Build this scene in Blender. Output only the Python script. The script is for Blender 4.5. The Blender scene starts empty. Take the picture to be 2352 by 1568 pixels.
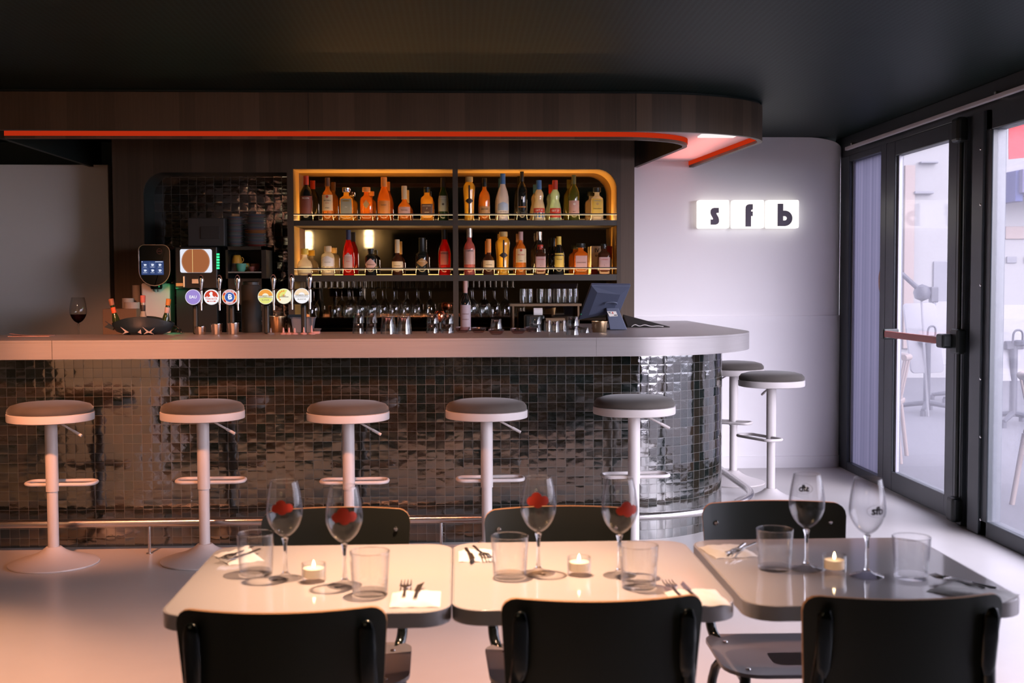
import bpy, bmesh, math, random
from mathutils import Vector, Matrix
random.seed(7)
PI = math.pi
scene = bpy.context.scene
COL = scene.collection

# ------------------------------------------------------------------ camera
IMG_W, IMG_H, FPX = 2352, 1568, 2750.0
HCAM = 1.382
YAW, PITCH, ROLL = math.atan(0.044), math.atan(0.0487), math.radians(0.2)
fwd = Vector((math.sin(YAW)*math.cos(PITCH), math.cos(YAW)*math.cos(PITCH), -math.sin(PITCH)))
rgt = Vector((math.cos(YAW), -math.sin(YAW), 0.0))
upv = rgt.cross(fwd)
rgt, upv = (rgt*math.cos(ROLL) - upv*math.sin(ROLL)), (upv*math.cos(ROLL) + rgt*math.sin(ROLL))
cam_d = bpy.data.cameras.new('camera')
cam_d.sensor_width = 36.0
cam_d.lens = FPX/IMG_W*36.0
cam_d.clip_start = 0.05
cam_d.dof.use_dof = True
cam_d.dof.focus_distance = 7.0
cam_d.dof.aperture_fstop = 5.6
cam = bpy.data.objects.new('camera', cam_d)
COL.objects.link(cam)
cam.matrix_world = Matrix(((rgt.x, upv.x, -fwd.x, 0), (rgt.y, upv.y, -fwd.y, 0), (rgt.z, upv.z, -fwd.z, HCAM), (0, 0, 0, 1)))
scene.camera = cam

# ------------------------------------------------------------------ view, world, lights
vs = scene.view_settings
vs.view_transform = 'Standard'
vs.look = 'None'
vs.exposure = 0.0
vs.gamma = 1.0
vs.use_curve_mapping = False
cy = scene.cycles
cy.max_bounces = 9
cy.diffuse_bounces = 4
cy.glossy_bounces = 4
cy.transmission_bounces = 6
cy.transparent_max_bounces = 24
cy.sample_clamp_indirect = 4.0
cy.caustics_refractive = False
cy.caustics_reflective = False
cy.use_denoising = True

world = bpy.data.worlds.new('overcast_sky')
scene.world = world
world.use_nodes = True
bg = world.node_tree.nodes['Background']
bg.inputs[0].default_value = (0.84, 0.83, 1.0, 1)
bg.inputs[1].default_value = 6.0

def lamp(kind, name, loc, energy, color, target=None, **kw):
    l = bpy.data.lights.new(name, kind)
    l.energy = energy
    l.color = color
    for k, v in kw.items():
        setattr(l, k, v)
    o = bpy.data.objects.new(name, l)
    COL.objects.link(o)
    o.location = loc
    if target is not None:
        o.rotation_euler = (Vector(target) - Vector(loc)).to_track_quat('-Z', 'Y').to_euler()
    return o

WARM = (1.0, 0.62, 0.38)
# bright veiled sun outside, very soft, coming in through the glass front
lamp('SUN', 'veiled_sun', (12, -8, 8), 13.2, (0.95, 0.88, 0.98), (12 - 6.2, -8 + 11.5, 8 - 4.2), angle=math.radians(55))
# ceiling spots over the dining tables and the open floor, all above the frame
lamp('SPOT', 'table_spot', (0.0, 2.75, 2.38), 375, (1.0, 0.62, 0.40), (-0.02, 2.55, 0.74), spot_size=math.radians(57), spot_blend=1.0, shadow_soft_size=0.025)
for fx_, fe_ in ((-1.75, 220), (-0.35, 210), (0.75, 180)):
    lamp('SPOT', 'floor_spot', (fx_, 3.75, 2.40), fe_, (1.0, 0.47, 0.27), (fx_, 3.85, 0), spot_size=math.radians(72), spot_blend=1.0, shadow_soft_size=0.05)
lamp('SPOT', 'room_spot', (-4.6, 0.6, 2.38), 70, (1.0, 0.52, 0.30), (-4.0, 0.3, 0), spot_size=math.radians(115), spot_blend=0.9, shadow_soft_size=0.05)
for bx_, be_ in ((-1.9, 820), (-0.5, 480)):
    lamp('SPOT', 'bar_spot', (bx_, 4.0, 2.42), be_, (1.0, 0.36, 0.17), (bx_ - 0.1, 6.15, 1.0), spot_size=math.radians(46), spot_blend=0.9, shadow_soft_size=0.08)
lamp('SPOT', 'column_fill', (-2.3, 5.75, 2.42), 240, (1.0, 0.45, 0.20), (-2.4, 4.6, 0.9), spot_size=math.radians(58), spot_blend=0.7, shadow_soft_size=0.04)  # added unseen spot, brightens the column that the tiles reflect
lamp('SPOT', 'corner_fill', (-3.6, 7.4, 2.40), 6, (1.0, 0.80, 0.66), (-3.4, 8.8, 1.2), spot_size=math.radians(110), spot_blend=1.0, shadow_soft_size=0.1)  # added fill lifting the dim left wall panel, no fitting known there

# ------------------------------------------------------------------ pixel -> place
def ray(px, py):
    return fwd + rgt*((px - IMG_W/2)/FPX) + upv*(-(py - IMG_H/2)/FPX)
def atY(px, py, Y):
    d = ray(px, py); t = Y/d.y
    return Vector((d.x*t, Y, HCAM + d.z*t))
def atZ(px, py, z):
    d = ray(px, py); t = (z - HCAM)/d.z
    return Vector((d.x*t, d.y*t, z))
def atX(px, py, X):
    d = ray(px, py); t = X/d.x
    return Vector((X, d.y*t, HCAM + d.z*t))

# ------------------------------------------------------------------ mesh helpers
class MB:
    def __init__(s):
        s.v, s.f, s.m, s.u = [], [], [], []
    def add(s, vs_, fs, mi=0, uvs=None):
        b = len(s.v)
        s.v += [tuple(p) for p in vs_]
        for i, f in enumerate(fs):
            s.f.append(tuple(b + k for k in f)); s.m.append(mi)
            s.u.append(uvs[i] if uvs else None)
        return s
    def box(s, x0, x1, y0, y1, z0, z1, mi=0):
        v = [(x, y, z) for z in (z0, z1) for y in (y0, y1) for x in (x0, x1)]
        return s.add(v, [(0, 2, 3, 1), (4, 5, 7, 6), (0, 1, 5, 4), (2, 6, 7, 3), (0, 4, 6, 2), (1, 3, 7, 5)], mi)
    def lathe(s, prof, n=28, c=(0, 0, 0), mi=0, ex=2.0, sx=1.0, sy=1.0, cap=True):
        rings, vs_, fs = [], [], []
        for r, z in prof:
            if r <= 1e-6:
                rings.append([len(vs_)]); vs_.append((c[0], c[1], c[2] + z))
            else:
                row = []
                for k in range(n):
                    a = 2*PI*k/n
                    ca, sa = math.cos(a), math.sin(a)
                    q = (abs(ca)**ex + abs(sa)**ex)**(-1/ex) if ex != 2.0 else 1.0
                    row.append(len(vs_)); vs_.append((c[0] + r*q*ca*sx, c[1] + r*q*sa*sy, c[2] + z))
                rings.append(row)
        for a, b in zip(rings, rings[1:]):
            if len(a) == 1 and len(b) == 1: continue
            for k in range(n):
                k2 = (k + 1) % n
                if len(a) == 1: fs.append((a[0], b[k2], b[k]))
                elif len(b) == 1: fs.append((a[k], a[k2], b[0]))
                else: fs.append((a[k], a[k2], b[k2], b[k]))
        return s.add(vs_, fs, mi)
    def cyl(s, c, r, h, n=24, mi=0):
        return s.lathe([(0, 0), (r, 0), (r, h), (0, h)], n, c, mi)
    def tube(s, pts, r, n=10, closed=False, mi=0, sq=None):
        P = [Vector(p) for p in pts]; N = len(P)
        R = r if isinstance(r, (list, tuple)) else [r]*N
        T = []
        for i in range(N):
            a = P[(i - 1) % N] if (closed or i > 0) else P[i]
            b = P[(i + 1) % N] if (closed or i < N - 1) else P[i]
            T.append((b - a).normalized())
        ref = Vector((0, 0, 1)) if abs(T[0].z) < 0.9 else Vector((1, 0, 0))
        nrm = (ref - T[0]*ref.dot(T[0])).normalized()
        vs_, fs = [], []
        for i in range(N):
            nrm = (nrm - T[i]*nrm.dot(T[i])).normalized()
            bn = T[i].cross(nrm)
            for k in range(n):
                a = 2*PI*k/n
                vs_.append(P[i] + (nrm*math.cos(a)*(sq[0] if sq else 1) + bn*math.sin(a)*(sq[1] if sq else 1))*R[i])
        M = N if closed else N - 1
        for i in range(M):
            j = (i + 1) % N
            for k in range(n):
                k2 = (k + 1) % n
                fs.append((i*n + k, i*n + k2, j*n + k2, j*n + k))
        if not closed:
            fs.append(tuple(reversed(range(n)))); fs.append(tuple((N - 1)*n + k for k in range(n)))
        return s.add(vs_, fs, mi)
    def rod(s, a, b, r, n=10, mi=0):
        return s.tube([a, b], r, n, mi=mi)
    def prism(s, out, z0, z1, fn=None, mi=0, side=None):
        fn = fn or (lambda x, y, z: (x, y, z)); n = len(out)
        vs_ = [fn(x, y, z0) for x, y in out] + [fn(x, y, z1) for x, y in out]
        s.add(vs_, [tuple(reversed(range(n))), tuple(range(n, 2*n))], mi)
        return s.add(vs_, [(k, (k + 1) % n, n + (k + 1) % n, n + k) for k in range(n)], mi if side is None else side)
    def sweep(s, path, sec, mi=0, closed_sec=True, caps=True, u0=0.0):
        """section points (offset to the right-hand normal of the path, z) along a plan path; uv = (arc length, section length)"""
        P = [Vector((p[0], p[1])) for p in path]; N, S = len(P), len(sec)
        nr = []
        for i in range(N):
            a, b = P[max(i - 1, 0)], P[min(i + 1, N - 1)]
            t = (b - a).normalized(); nr.append(Vector((t.y, -t.x)))
        L = [u0]
        for i in range(1, N): L.append(L[-1] + (P[i] - P[i - 1]).length)
        sl = [0.0]
        for j in range(1, S + 1):
            q, w = sec[j - 1], sec[j % S]
            sl.append(sl[-1] + math.hypot(w[0] - q[0], w[1] - q[1]))
        vs_ = [(P[i].x + nr[i].x*o, P[i].y + nr[i].y*o, z) for i in range(N) for o, z in sec]
        fs, uvs = [], []
        for i in range(N - 1):
            for j in range(S if closed_sec else S - 1):
                k = (j + 1) % S
                fs.append((i*S + j, (i + 1)*S + j, (i + 1)*S + k, i*S + k))
                uvs.append([(L[i], sl[j]), (L[i + 1], sl[j]), (L[i + 1], sl[j + 1]), (L[i], sl[j + 1])])
        s.add(vs_, fs, mi, uvs)
        if closed_sec and caps:
            s.add(vs_, [tuple(range(S)), tuple(reversed([(N - 1)*S + j for j in range(S)]))], mi)
        return s
    def merge(s, me, fn=None, mi=0):
        vs_ = [fn(*v.co) if fn else tuple(v.co) for v in me.vertices]
        return s.add(vs_, [tuple(p.vertices) for p in me.polygons], mi)
    def build(s, name, mats, parent=None, smooth=40, bevel=0, seg=2, loc=None, recalc=True):
        me = bpy.data.meshes.new(name)
        me.from_pydata(s.v, [], s.f)
        ms = mats if isinstance(mats, (list, tuple)) else [mats]
        for m in ms: me.materials.append(m)
        for p, mi in zip(me.polygons, s.m): p.material_index = mi
        if any(s.u):
            uv = me.uv_layers.new(name='UVMap')
            for p, us in zip(me.polygons, s.u):
                if us:
                    for li, q in zip(p.loop_indices, us): uv.data[li].uv = q
        if recalc:
            bm = bmesh.new(); bm.from_mesh(me)
            bmesh.ops.remove_doubles(bm, verts=bm.verts, dist=1e-6)
            bmesh.ops.recalc_face_normals(bm, faces=bm.faces)
            bm.to_mesh(me); bm.free()
        o = bpy.data.objects.new(name, me)
        COL.objects.link(o)
        if parent is not None: o.parent = parent
        if loc is not None: o.location = loc
        if smooth:
            for p in me.polygons: p.use_smooth = True
            try: me.set_sharp_from_angle(angle=math.radians(smooth))
            except Exception: pass
        if bevel:
            b = o.modifiers.new('bevel', 'BEVEL'); b.width = bevel; b.segments = seg
            b.limit_method = 'ANGLE'; b.angle_limit = math.radians(40)
        return o

def tag(o, label=None, cat=None, group=None, kind=None):
    if label: o['label'] = label
    if cat: o['category'] = cat
    if group: o['group'] = group
    if kind: o['kind'] = kind
    return o
def thing(name, label, cat, loc=(0, 0, 0), rz=0.0, group=None):
    o = bpy.data.objects.new(name, None)
    o.empty_display_size = 0.05
    COL.objects.link(o)
    o.location = loc; o.rotation_euler = (0, 0, rz)
    return tag(o, label, cat, group)
def struct(o, label=None):
    o['kind'] = 'structure'
    if label: o['label'] = label
    return o
def dup(root, loc, rz=0.0, label=None, group=None):
    def cp(o, par):
        c = o.copy(); COL.objects.link(c); c.parent = par
        for ch in kids.get(o.name, []): cp(ch, c)
        return c
    kids = {}
    for o in bpy.data.objects:
        if o.parent: kids.setdefault(o.parent.name, []).append(o)
    r = cp(root, None)
    r.location = loc; r.rotation_euler = (0, 0, rz)
    if label: r['label'] = label
    if group: r['group'] = group
    return r

def rrect(w, h, r, n=5, cx=0, cy=0):
    out = []
    rs = r if isinstance(r, (list, tuple)) else [r]*4      # order: right-top, left-top, left-bottom, right-bottom
    for (sx, sy, a0), q in zip(((1, 1, 0), (-1, 1, 90), (-1, -1, 180), (1, -1, 270)), rs):
        if q <= 0: out.append((cx + sx*w/2, cy + sy*h/2)); continue
        for k in range(n + 1):
            a = math.radians(a0 + 90*k/n)
            out.append((cx + sx*(w/2 - q) + q*math.cos(a), cy + sy*(h/2 - q) + q*math.sin(a)))
    return out
def arc(cx, cy, rx, ry, a0, a1, n):
    return [(cx + rx*math.cos(math.radians(a0 + (a1 - a0)*k/n)), cy + ry*math.sin(math.radians(a0 + (a1 - a0)*k/n))) for k in range(n + 1)]
_tc = {}
def text_mesh(body, size, bold=0.0, space=1.0):
    key = (body, size, bold, space)
    if key in _tc: return _tc[key]
    cu = bpy.data.curves.new('lettering', 'FONT')
    cu.body = body; cu.size = size; cu.align_x = 'CENTER'; cu.align_y = 'CENTER'
    cu.resolution_u = 2; cu.offset = bold; cu.space_character = space
    o = bpy.data.objects.new('lettering', cu)
    me = bpy.data.meshes.new_from_object(o)
    bpy.data.objects.remove(o)
    _tc[key] = me
    return me
def smooth_path(pts, it=2):
    P = [Vector(p) for p in pts]
    for _ in range(it):
        Q = [P[0]]
        for a, b in zip(P, P[1:]):
            Q += [a*0.75 + b*0.25, a*0.25 + b*0.75]
        Q.append(P[-1]); P = Q
    return P
ORD = ['first', 'second', 'third', 'fourth', 'fifth', 'sixth', 'seventh', 'eighth', 'ninth', 'tenth', 'eleventh', 'twelfth']
# ------------------------------------------------------------------ materials
class NT:
    def __init__(s, name):
        s.m = bpy.data.materials.new(name); s.m.use_nodes = True
        s.t = s.m.node_tree; s.t.nodes.clear()
        s.out = s.t.nodes.new('ShaderNodeOutputMaterial')
    def n(s, kind, ins=None, **kw):
        nd = s.t.nodes.new('ShaderNode' + kind)
        for k, v in kw.items(): setattr(nd, k, v)
        for k, v in (ins or {}).items():
            sock = nd.inputs[k]
            if isinstance(v, bpy.types.NodeSocket): s.t.links.new(v, sock)
            elif isinstance(v, (tuple, list)) and sock.type == 'RGBA' and len(v) == 3: sock.default_value = (*v, 1)
            else: sock.default_value = v
        return nd
    def math(s, op, a, b=None, clamp=False):
        return s.n('Math', {0: a, **({1: b} if b is not None else {})}, operation=op, use_clamp=clamp).outputs[0]
    def mix(s, f, a, b):
        nd = s.n('Mix', data_type='RGBA')
        for i, v in ((0, f), (6, a), (7, b)):
            if isinstance(v, bpy.types.NodeSocket): s.t.links.new(v, nd.inputs[i])
            else: nd.inputs[i].default_value = (*v, 1) if isinstance(v, tuple) and len(v) == 3 else v
        return nd.outputs[2]
    def surf(s, sock):
        s.t.links.new(sock, s.out.inputs[0]); return s.m

def pbr(name, col, rough=0.5, metal=0.0, spec=0.5, noise=0.0, nscale=20, bump=0.0, **kw):
    t = NT(name)
    ins = {'Base Color': col, 'Roughness': rough, 'Metallic': metal, 'Specular IOR Level': spec}
    ins.update(kw)
    if noise or bump:
        co = t.n('TexCoord').outputs['Object']
        nz = t.n('TexNoise', {'Vector': co, 'Scale': nscale, 'Detail': 4.0})
        if noise:
            ins['Base Color'] = t.mix(nz.outputs[0], tuple(c*(1 - noise) for c in col), tuple(min(1, c*(1 + noise)) for c in col))
        if bump:
            ins['Normal'] = t.n('Bump', {'Height': nz.outputs[0], 'Strength': bump, 'Distance': 0.004}).outputs[0]
    return t.surf(t.n('BsdfPrincipled', ins).outputs[0])
def emit(name, col, strength):
    t = NT(name)
    return t.surf(t.n('Emission', {'Color': col, 'Strength': strength}).outputs[0])

M = {}
M['white'] = pbr('white_plaster', (0.85, 0.835, 0.845), 0.62, noise=0.02, nscale=3)
M['white_low'] = pbr('white_lower_panel', (0.84, 0.825, 0.84), 0.5)
M['dark_wall'] = pbr('dark_green_paint', (0.012, 0.022, 0.019), 0.6)
M['floor'] = pbr('pale_resin_floor', (0.52, 0.495, 0.485), 0.33, noise=0.05, nscale=5, bump=0.02)
M['beige'] = pbr('beige_plaster', (0.36, 0.29, 0.18), 0.7)
M['white_metal'] = pbr('white_powder_coat', (0.52, 0.485, 0.48), 0.42)
M['velvet'] = pbr('taupe_velvet', (0.058, 0.050, 0.043), 0.9, noise=0.25, nscale=9, **{'Sheen Weight': 0.2, 'Sheen Roughness': 0.4})
M['black_lam'] = pbr('black_laminate', (0.030, 0.033, 0.026), 0.36, spec=0.4)
M['ply'] = pbr('plywood_edge', (0.52, 0.27, 0.12), 0.5)
M['black_gloss'] = pbr('black_gloss_tube', (0.006, 0.009, 0.008), 0.12, spec=0.6)
M['black'] = pbr('black_plastic', (0.008, 0.012, 0.011), 0.4)
M['black_soft'] = pbr('black_matt', (0.012, 0.016, 0.015), 0.7)
M['navy'] = pbr('navy_glaze', (0.010, 0.022, 0.032), 0.3)
M['grey_plastic'] = pbr('grey_plastic', (0.15, 0.16, 0.18), 0.5)
M['slate'] = pbr('slate_blue_plastic', (0.085, 0.10, 0.155), 0.45)
M['chrome'] = pbr('chrome', (0.75, 0.74, 0.74), 0.08, 1.0)
M['steel'] = pbr('brushed_steel', (0.62, 0.59, 0.58), 0.24, 1.0)
M['copper'] = pbr('copper', (0.85, 0.30, 0.16), 0.16, 1.0)
M['gold'] = pbr('brass', (0.74, 0.52, 0.30), 0.25, 1.0)
M['alu'] = pbr('aluminium_edge', (0.60, 0.55, 0.54), 0.33, 0.35)
M['paper'] = pbr('paper_napkin', (0.80, 0.76, 0.74), 0.9)
M['card'] = pbr('brown_card', (0.24, 0.15, 0.085), 0.85)
M['cream'] = pbr('cream_card', (0.78, 0.66, 0.46), 0.8)
M['table'] = pbr('grey_glossy_laminate', (0.52, 0.47, 0.46), 0.07, spec=0.5)
M['frame'] = pbr('anthracite_frame', (0.035, 0.043, 0.05), 0.36, spec=0.5, noise=0.2, nscale=12)
M['frame_hi'] = pbr('grey_bead', (0.24, 0.24, 0.28), 0.4)
M['rail_white'] = pbr('white_rail', (0.62, 0.58, 0.60), 0.35)
M['red_bar'] = pbr('dusty_red_bar', (0.46, 0.13, 0.11), 0.5)
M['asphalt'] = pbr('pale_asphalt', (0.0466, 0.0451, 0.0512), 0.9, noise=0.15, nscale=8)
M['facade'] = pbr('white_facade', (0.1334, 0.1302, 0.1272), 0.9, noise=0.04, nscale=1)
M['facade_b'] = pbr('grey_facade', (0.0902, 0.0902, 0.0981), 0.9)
M['awning'] = pbr('lilac_awning', (0.0468, 0.0432, 0.0864), 0.9)
M['blue_d'] = pbr('blue_awning', (0.0120, 0.0200, 0.0800), 0.8)
M['out_dark'] = pbr('slate_outdoor_metal', (0.0076, 0.0081, 0.0151), 0.6)
M['out_white'] = pbr('outdoor_white_top', (0.1217, 0.1183, 0.1250), 0.7)
M['rattan'] = pbr('pale_rattan', (0.1224, 0.0900, 0.0756), 0.7)
M['flag'] = pbr('red_cloth', (0.1920, 0.0140, 0.0140), 0.9)
M['shelf'] = pbr('shelf_laminate', (0.050, 0.040, 0.028), 0.45)
M['shelf_warm'] = pbr('niche_lining', (0.46, 0.25, 0.05), 0.5)
M['brown_dark'] = pbr('dark_brown_back', (0.045, 0.035, 0.022), 0.5, noise=0.3, nscale=4)
M['soffit'] = pbr('white_soffit', (0.70, 0.62, 0.62), 0.55)
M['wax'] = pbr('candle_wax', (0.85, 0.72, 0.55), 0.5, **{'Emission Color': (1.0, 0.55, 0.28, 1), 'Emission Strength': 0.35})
M['flame'] = emit('flame', (1.0, 0.70, 0.38), 14)
M['led_warm'] = emit('warm_led', (1.0, 0.50, 0.13), 3.0)
M['led_line'] = emit('rail_led', (1.0, 0.72, 0.42), 1.3)
M['led_red'] = emit('red_led', (1.0, 0.055, 0.012), 0.42)
M['sign'] = emit('white_light_box', (1.0, 0.94, 0.90), 1.25)
M['panel_light'] = emit('ceiling_panel_light', (1.0, 0.93, 0.92), 1.0)
M['green_led'] = emit('green_led', (0.05, 1.0, 0.30), 1.6)
M['sconce'] = emit('sconce_glass', (1.0, 0.80, 0.52), 14.0)
M['screen_blue'] = emit('blue_screen', (0.035, 0.06, 0.17), 1.0)
M['screen_white'] = emit('white_screen', (0.80, 0.82, 0.92), 1.0)
M['icon'] = emit('screen_icon', (0.75, 0.8, 0.95), 1.0)
M['letters'] = pbr('dark_letters', (0.075, 0.055, 0.09), 0.5)
M['ink'] = pbr('dark_ink', (0.025, 0.012, 0.014), 0.6)
M['ink_red'] = pbr('red_ink', (0.52, 0.035, 0.012), 0.6)
M['ink_white'] = pbr('white_ink', (0.75, 0.68, 0.62), 0.6)
M['pink_plastic'] = pbr('pink_plastic', (0.52, 0.30, 0.29), 0.4)
M['grey_pad'] = pbr('grey_seat_laminate', (0.16, 0.145, 0.16), 0.32)

def wood_mat(name, a, b, uv=False):
    t = NT(name)
    tc = t.n('TexCoord')
    co = tc.outputs['UV' if uv else 'Object']
    if uv:
        mp = t.n('Mapping', {'Vector': co, 'Scale': (90, 2.5, 1)})
    else:
        mp = t.n('Mapping', {'Vector': co, 'Scale': (90, 90, 2.5)})
    nz = t.n('TexNoise', {'Vector': mp.outputs[0], 'Scale': 1.0, 'Detail': 6.0, 'Roughness': 0.65})
    sp = t.n('SeparateXYZ', {'Vector': co})
    band = t.math('FLOOR', t.math('DIVIDE', sp.outputs[0], 0.087))
    wn = t.n('TexWhiteNoise', {'W': band}, noise_dimensions='1D')
    f = t.math('ADD', t.math('MULTIPLY', nz.outputs[0], 0.55), t.math('MULTIPLY', wn.outputs[0], 0.5))
    f = t.math('SUBTRACT', f, 0.02, True)
    col = t.mix(f, a, b)
    bp = t.n('Bump', {'Height': nz.outputs[0], 'Strength': 0.15, 'Distance': 0.002})
    return t.surf(t.n('BsdfPrincipled', {'Base Color': col, 'Roughness': 0.48, 'Normal': bp.outputs[0], 'Specular IOR Level': 0.35}).outputs[0])
M['wood'] = wood_mat('walnut_veneer', (0.046, 0.032, 0.021), (0.135, 0.092, 0.060))
M['wood_uv'] = wood_mat('walnut_fascia', (0.046, 0.033, 0.021), (0.140, 0.095, 0.060), True)

def tile_mat(name, size=0.0497, strength=1.0):
    t = NT(name)
    uv = t.n('TexCoord').outputs['UV']
    sp = t.n('SeparateXYZ', {'Vector': uv})
    u = t.math('DIVIDE', sp.outputs[0], size); v = t.math('DIVIDE', sp.outputs[1], size)
    iu, iv = t.math('FLOOR', u), t.math('FLOOR', v)
    fu, fv = t.math('SUBTRACT', t.math('FRACT', u), 0.5), t.math('SUBTRACT', t.math('FRACT', v), 0.5)
    cell = t.n('CombineXYZ', {'X': iu, 'Y': iv, 'Z': 0.0}).outputs[0]
    wn = t.n('TexWhiteNoise', {'Vector': cell}, noise_dimensions='3D')
    rc = t.n('SeparateColor', {'Color': wn.outputs['Color']})
    r1, r2, r3 = rc.outputs
    # grout
    eu = t.math('ABSOLUTE', fu); ev = t.math('ABSOLUTE', fv)
    e = t.math('MAXIMUM', eu, ev)
    grout = t.math('GREATER_THAN', e, 0.487)
    # per-tile tilt + hand-made waviness
    tilt = t.math('ADD', t.math('MULTIPLY', t.math('SUBTRACT', r1, 0.5), fu), t.math('MULTIPLY', t.math('SUBTRACT', r2, 0.5), fv))
    off = t.n('VectorMath', {0: uv, 1: t.n('VectorMath', {0: wn.outputs['Color'], 1: (3.0, 3.0, 3.0)}, operation='MULTIPLY').outputs[0]}, operation='ADD').outputs[0]
    st = t.n('Mapping', {'Vector': off, 'Scale': (0.75, 1.4, 1.0)}).outputs[0]
    n1 = t.n('TexNoise', {'Vector': st, 'Scale': 46.0, 'Detail': 5.0, 'Roughness': 0.62}).outputs[0]
    n2 = t.n('TexNoise', {'Vector': st, 'Scale': 16.0, 'Detail': 1.0}).outputs[0]
    edge = t.math('SMOOTH_MIN', t.math('SUBTRACT', 0.5, e), 0.06)
    h = t.math('ADD', t.math('MULTIPLY', tilt, 0.58), t.math('ADD', t.math('MULTIPLY', n1, 0.085), t.math('MULTIPLY', n2, 0.42)))
    h = t.math('ADD', h, t.math('MULTIPLY', edge, 0.6))
    bp = t.n('Bump', {'Height': h, 'Strength': 0.85*strength, 'Distance': 0.0045})
    c = t.mix(r3, (0.004, 0.008, 0.007), (0.022, 0.015, 0.009))
    c = t.mix(grout, c, (0.032, 0.031, 0.026))
    ro = t.math('ADD', t.math('MULTIPLY', grout, 0.6), 0.045)
    return t.surf(t.n('BsdfPrincipled', {'Base Color': c, 'Roughness': ro, 'IOR': 2.35, 'Normal': bp.outputs[0]}).outputs[0])
M['tile'] = tile_mat('zellige_tile')
M['tile_niche'] = tile_mat('zellige_niche_tile', 0.06, 1.0)

def ceil_mat():
    t = NT('perforated_black_ceiling')
    co = t.n('TexCoord').outputs['Object']
    sp = t.n('SeparateXYZ', {'Vector': co})
    fx = t.math('FRACT', t.math('MULTIPLY', sp.outputs[0], 38.0))
    fy = t.math('FRACT', t.math('MULTIPLY', sp.outputs[1], 38.0))
    dx, dy = t.math('SUBTRACT', fx, 0.5), t.math('SUBTRACT', fy, 0.5)
    rr = t.math('ADD', t.math('MULTIPLY', dx, dx), t.math('MULTIPLY', dy, dy))
    hole = t.math('LESS_THAN', rr, 0.10)
    nz = t.n('TexNoise', {'Vector': co, 'Scale': 1.7, 'Detail': 2.0}).outputs[0]
    c = t.mix(hole, t.mix(nz, (0.004, 0.014, 0.012), (0.010, 0.021, 0.018)), (0.0005, 0.002, 0.0015))
    bp = t.n('Bump', {'Height': t.math('SUBTRACT', 1.0, hole), 'Strength': 0.5, 'Distance': 0.003})
    return t.surf(t.n('BsdfPrincipled', {'Base Color': c, 'Roughness': 0.5, 'Specular IOR Level': 0.12, 'Normal': bp.outputs[0]}).outputs[0])
M['ceil'] = ceil_mat()

def alu_mat():
    t = NT('brushed_aluminium')
    uv = t.n('TexCoord').outputs['Object']
    mp = t.n('Mapping', {'Vector': uv, 'Scale': (1.2, 1.2, 40)})
    nz = t.n('TexNoise', {'Vector': mp.outputs[0], 'Scale': 3.0, 'Detail': 3.0}).outputs[0]
    c = t.mix(nz, (0.275, 0.255, 0.255), (0.33, 0.31, 0.31))
    return t.surf(t.n('BsdfPrincipled', {'Base Color': c, 'Roughness': 0.38, 'Metallic': 0.3}).outputs[0])
M['counter'] = alu_mat()

def glass_thin(name, tint=(0.99, 0.99, 0.99), edge=(0.52, 0.51, 0.53), lo=0.022, hi=0.75, glare_haze=None, fa=1.0):
    t = NT(name)
    lw = t.n('LayerWeight', {'Blend': 0.5}).outputs['Facing']
    p3 = t.math('POWER', lw, 4.0)
    tc = t.mix(t.math('POWER', lw, 2.2), tint, edge)
    tr = t.n('BsdfTransparent', {'Color': tc}).outputs[0]
    gl = t.n('BsdfGlossy', {'Color': (1, 1, 1), 'Roughness': 0.02}).outputs[0]
    f = t.math('ADD', t.math('MULTIPLY', p3, hi - lo), lo)
    sh = t.n('MixShader', {0: f, 1: tr, 2: gl}).outputs[0]
    if glare_haze:
        tl = t.n('BsdfTranslucent', {'Color': glare_haze[1]}).outputs[0]
        sh = t.n('MixShader', {0: glare_haze[0], 1: sh, 2: tl}).outputs[0]
    return t.surf(sh)
M['glass'] = glass_thin('clear_glass')
M['glass_green'] = glass_thin('bar_glass', (0.93, 0.95, 0.95), (0.42, 0.44, 0.46), 0.06, 0.85)
M['pane'] = glass_thin('door_glass', (0.97, 0.97, 0.98), (0.8, 0.8, 0.85), 0.008, 0.4, (0.04, (0.75, 0.74, 0.85)))  # translucent share puts the bright glare haze into the pane
def glass_solid():
    t = NT('solid_clear_glass')
    return t.surf(t.n('BsdfGlass', {'Color': (0.98, 0.98, 0.98), 'Roughness': 0.0, 'IOR': 1.45}).outputs[0])
M['glass_solid'] = glass_solid()
def film_mat():
    t = NT('ribbed_privacy_film')
    co = t.n('TexCoord').outputs['Object']
    sp = t.n('SeparateXYZ', {'Vector': co})
    nz = t.n('TexNoise', {'W': t.math('MULTIPLY', sp.outputs[1], 22.0), 'Scale': 1.0, 'Detail': 2.0}, noise_dimensions='1D').outputs[0]
    c = t.mix(nz, (0.13, 0.13, 0.165), (0.26, 0.25, 0.29))
    tl = t.n('BsdfTranslucent', {'Color': c}).outputs[0]
    gl = t.n('BsdfGlossy', {'Color': (1, 1, 1), 'Roughness': 0.08}).outputs[0]
    tr = t.n('BsdfTransparent', {'Color': (0.7, 0.7, 0.85)}).outputs[0]
    sh = t.n('MixShader', {0: 0.12, 1: tl, 2: tr}).outputs[0]
    return t.surf(t.n('MixShader', {0: 0.06, 1: sh, 2: gl}).outputs[0])
M['film'] = film_mat()
M['mirror'] = pbr('bronze_mirror', (0.34, 0.27, 0.19), 0.03, 1.0)

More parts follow.
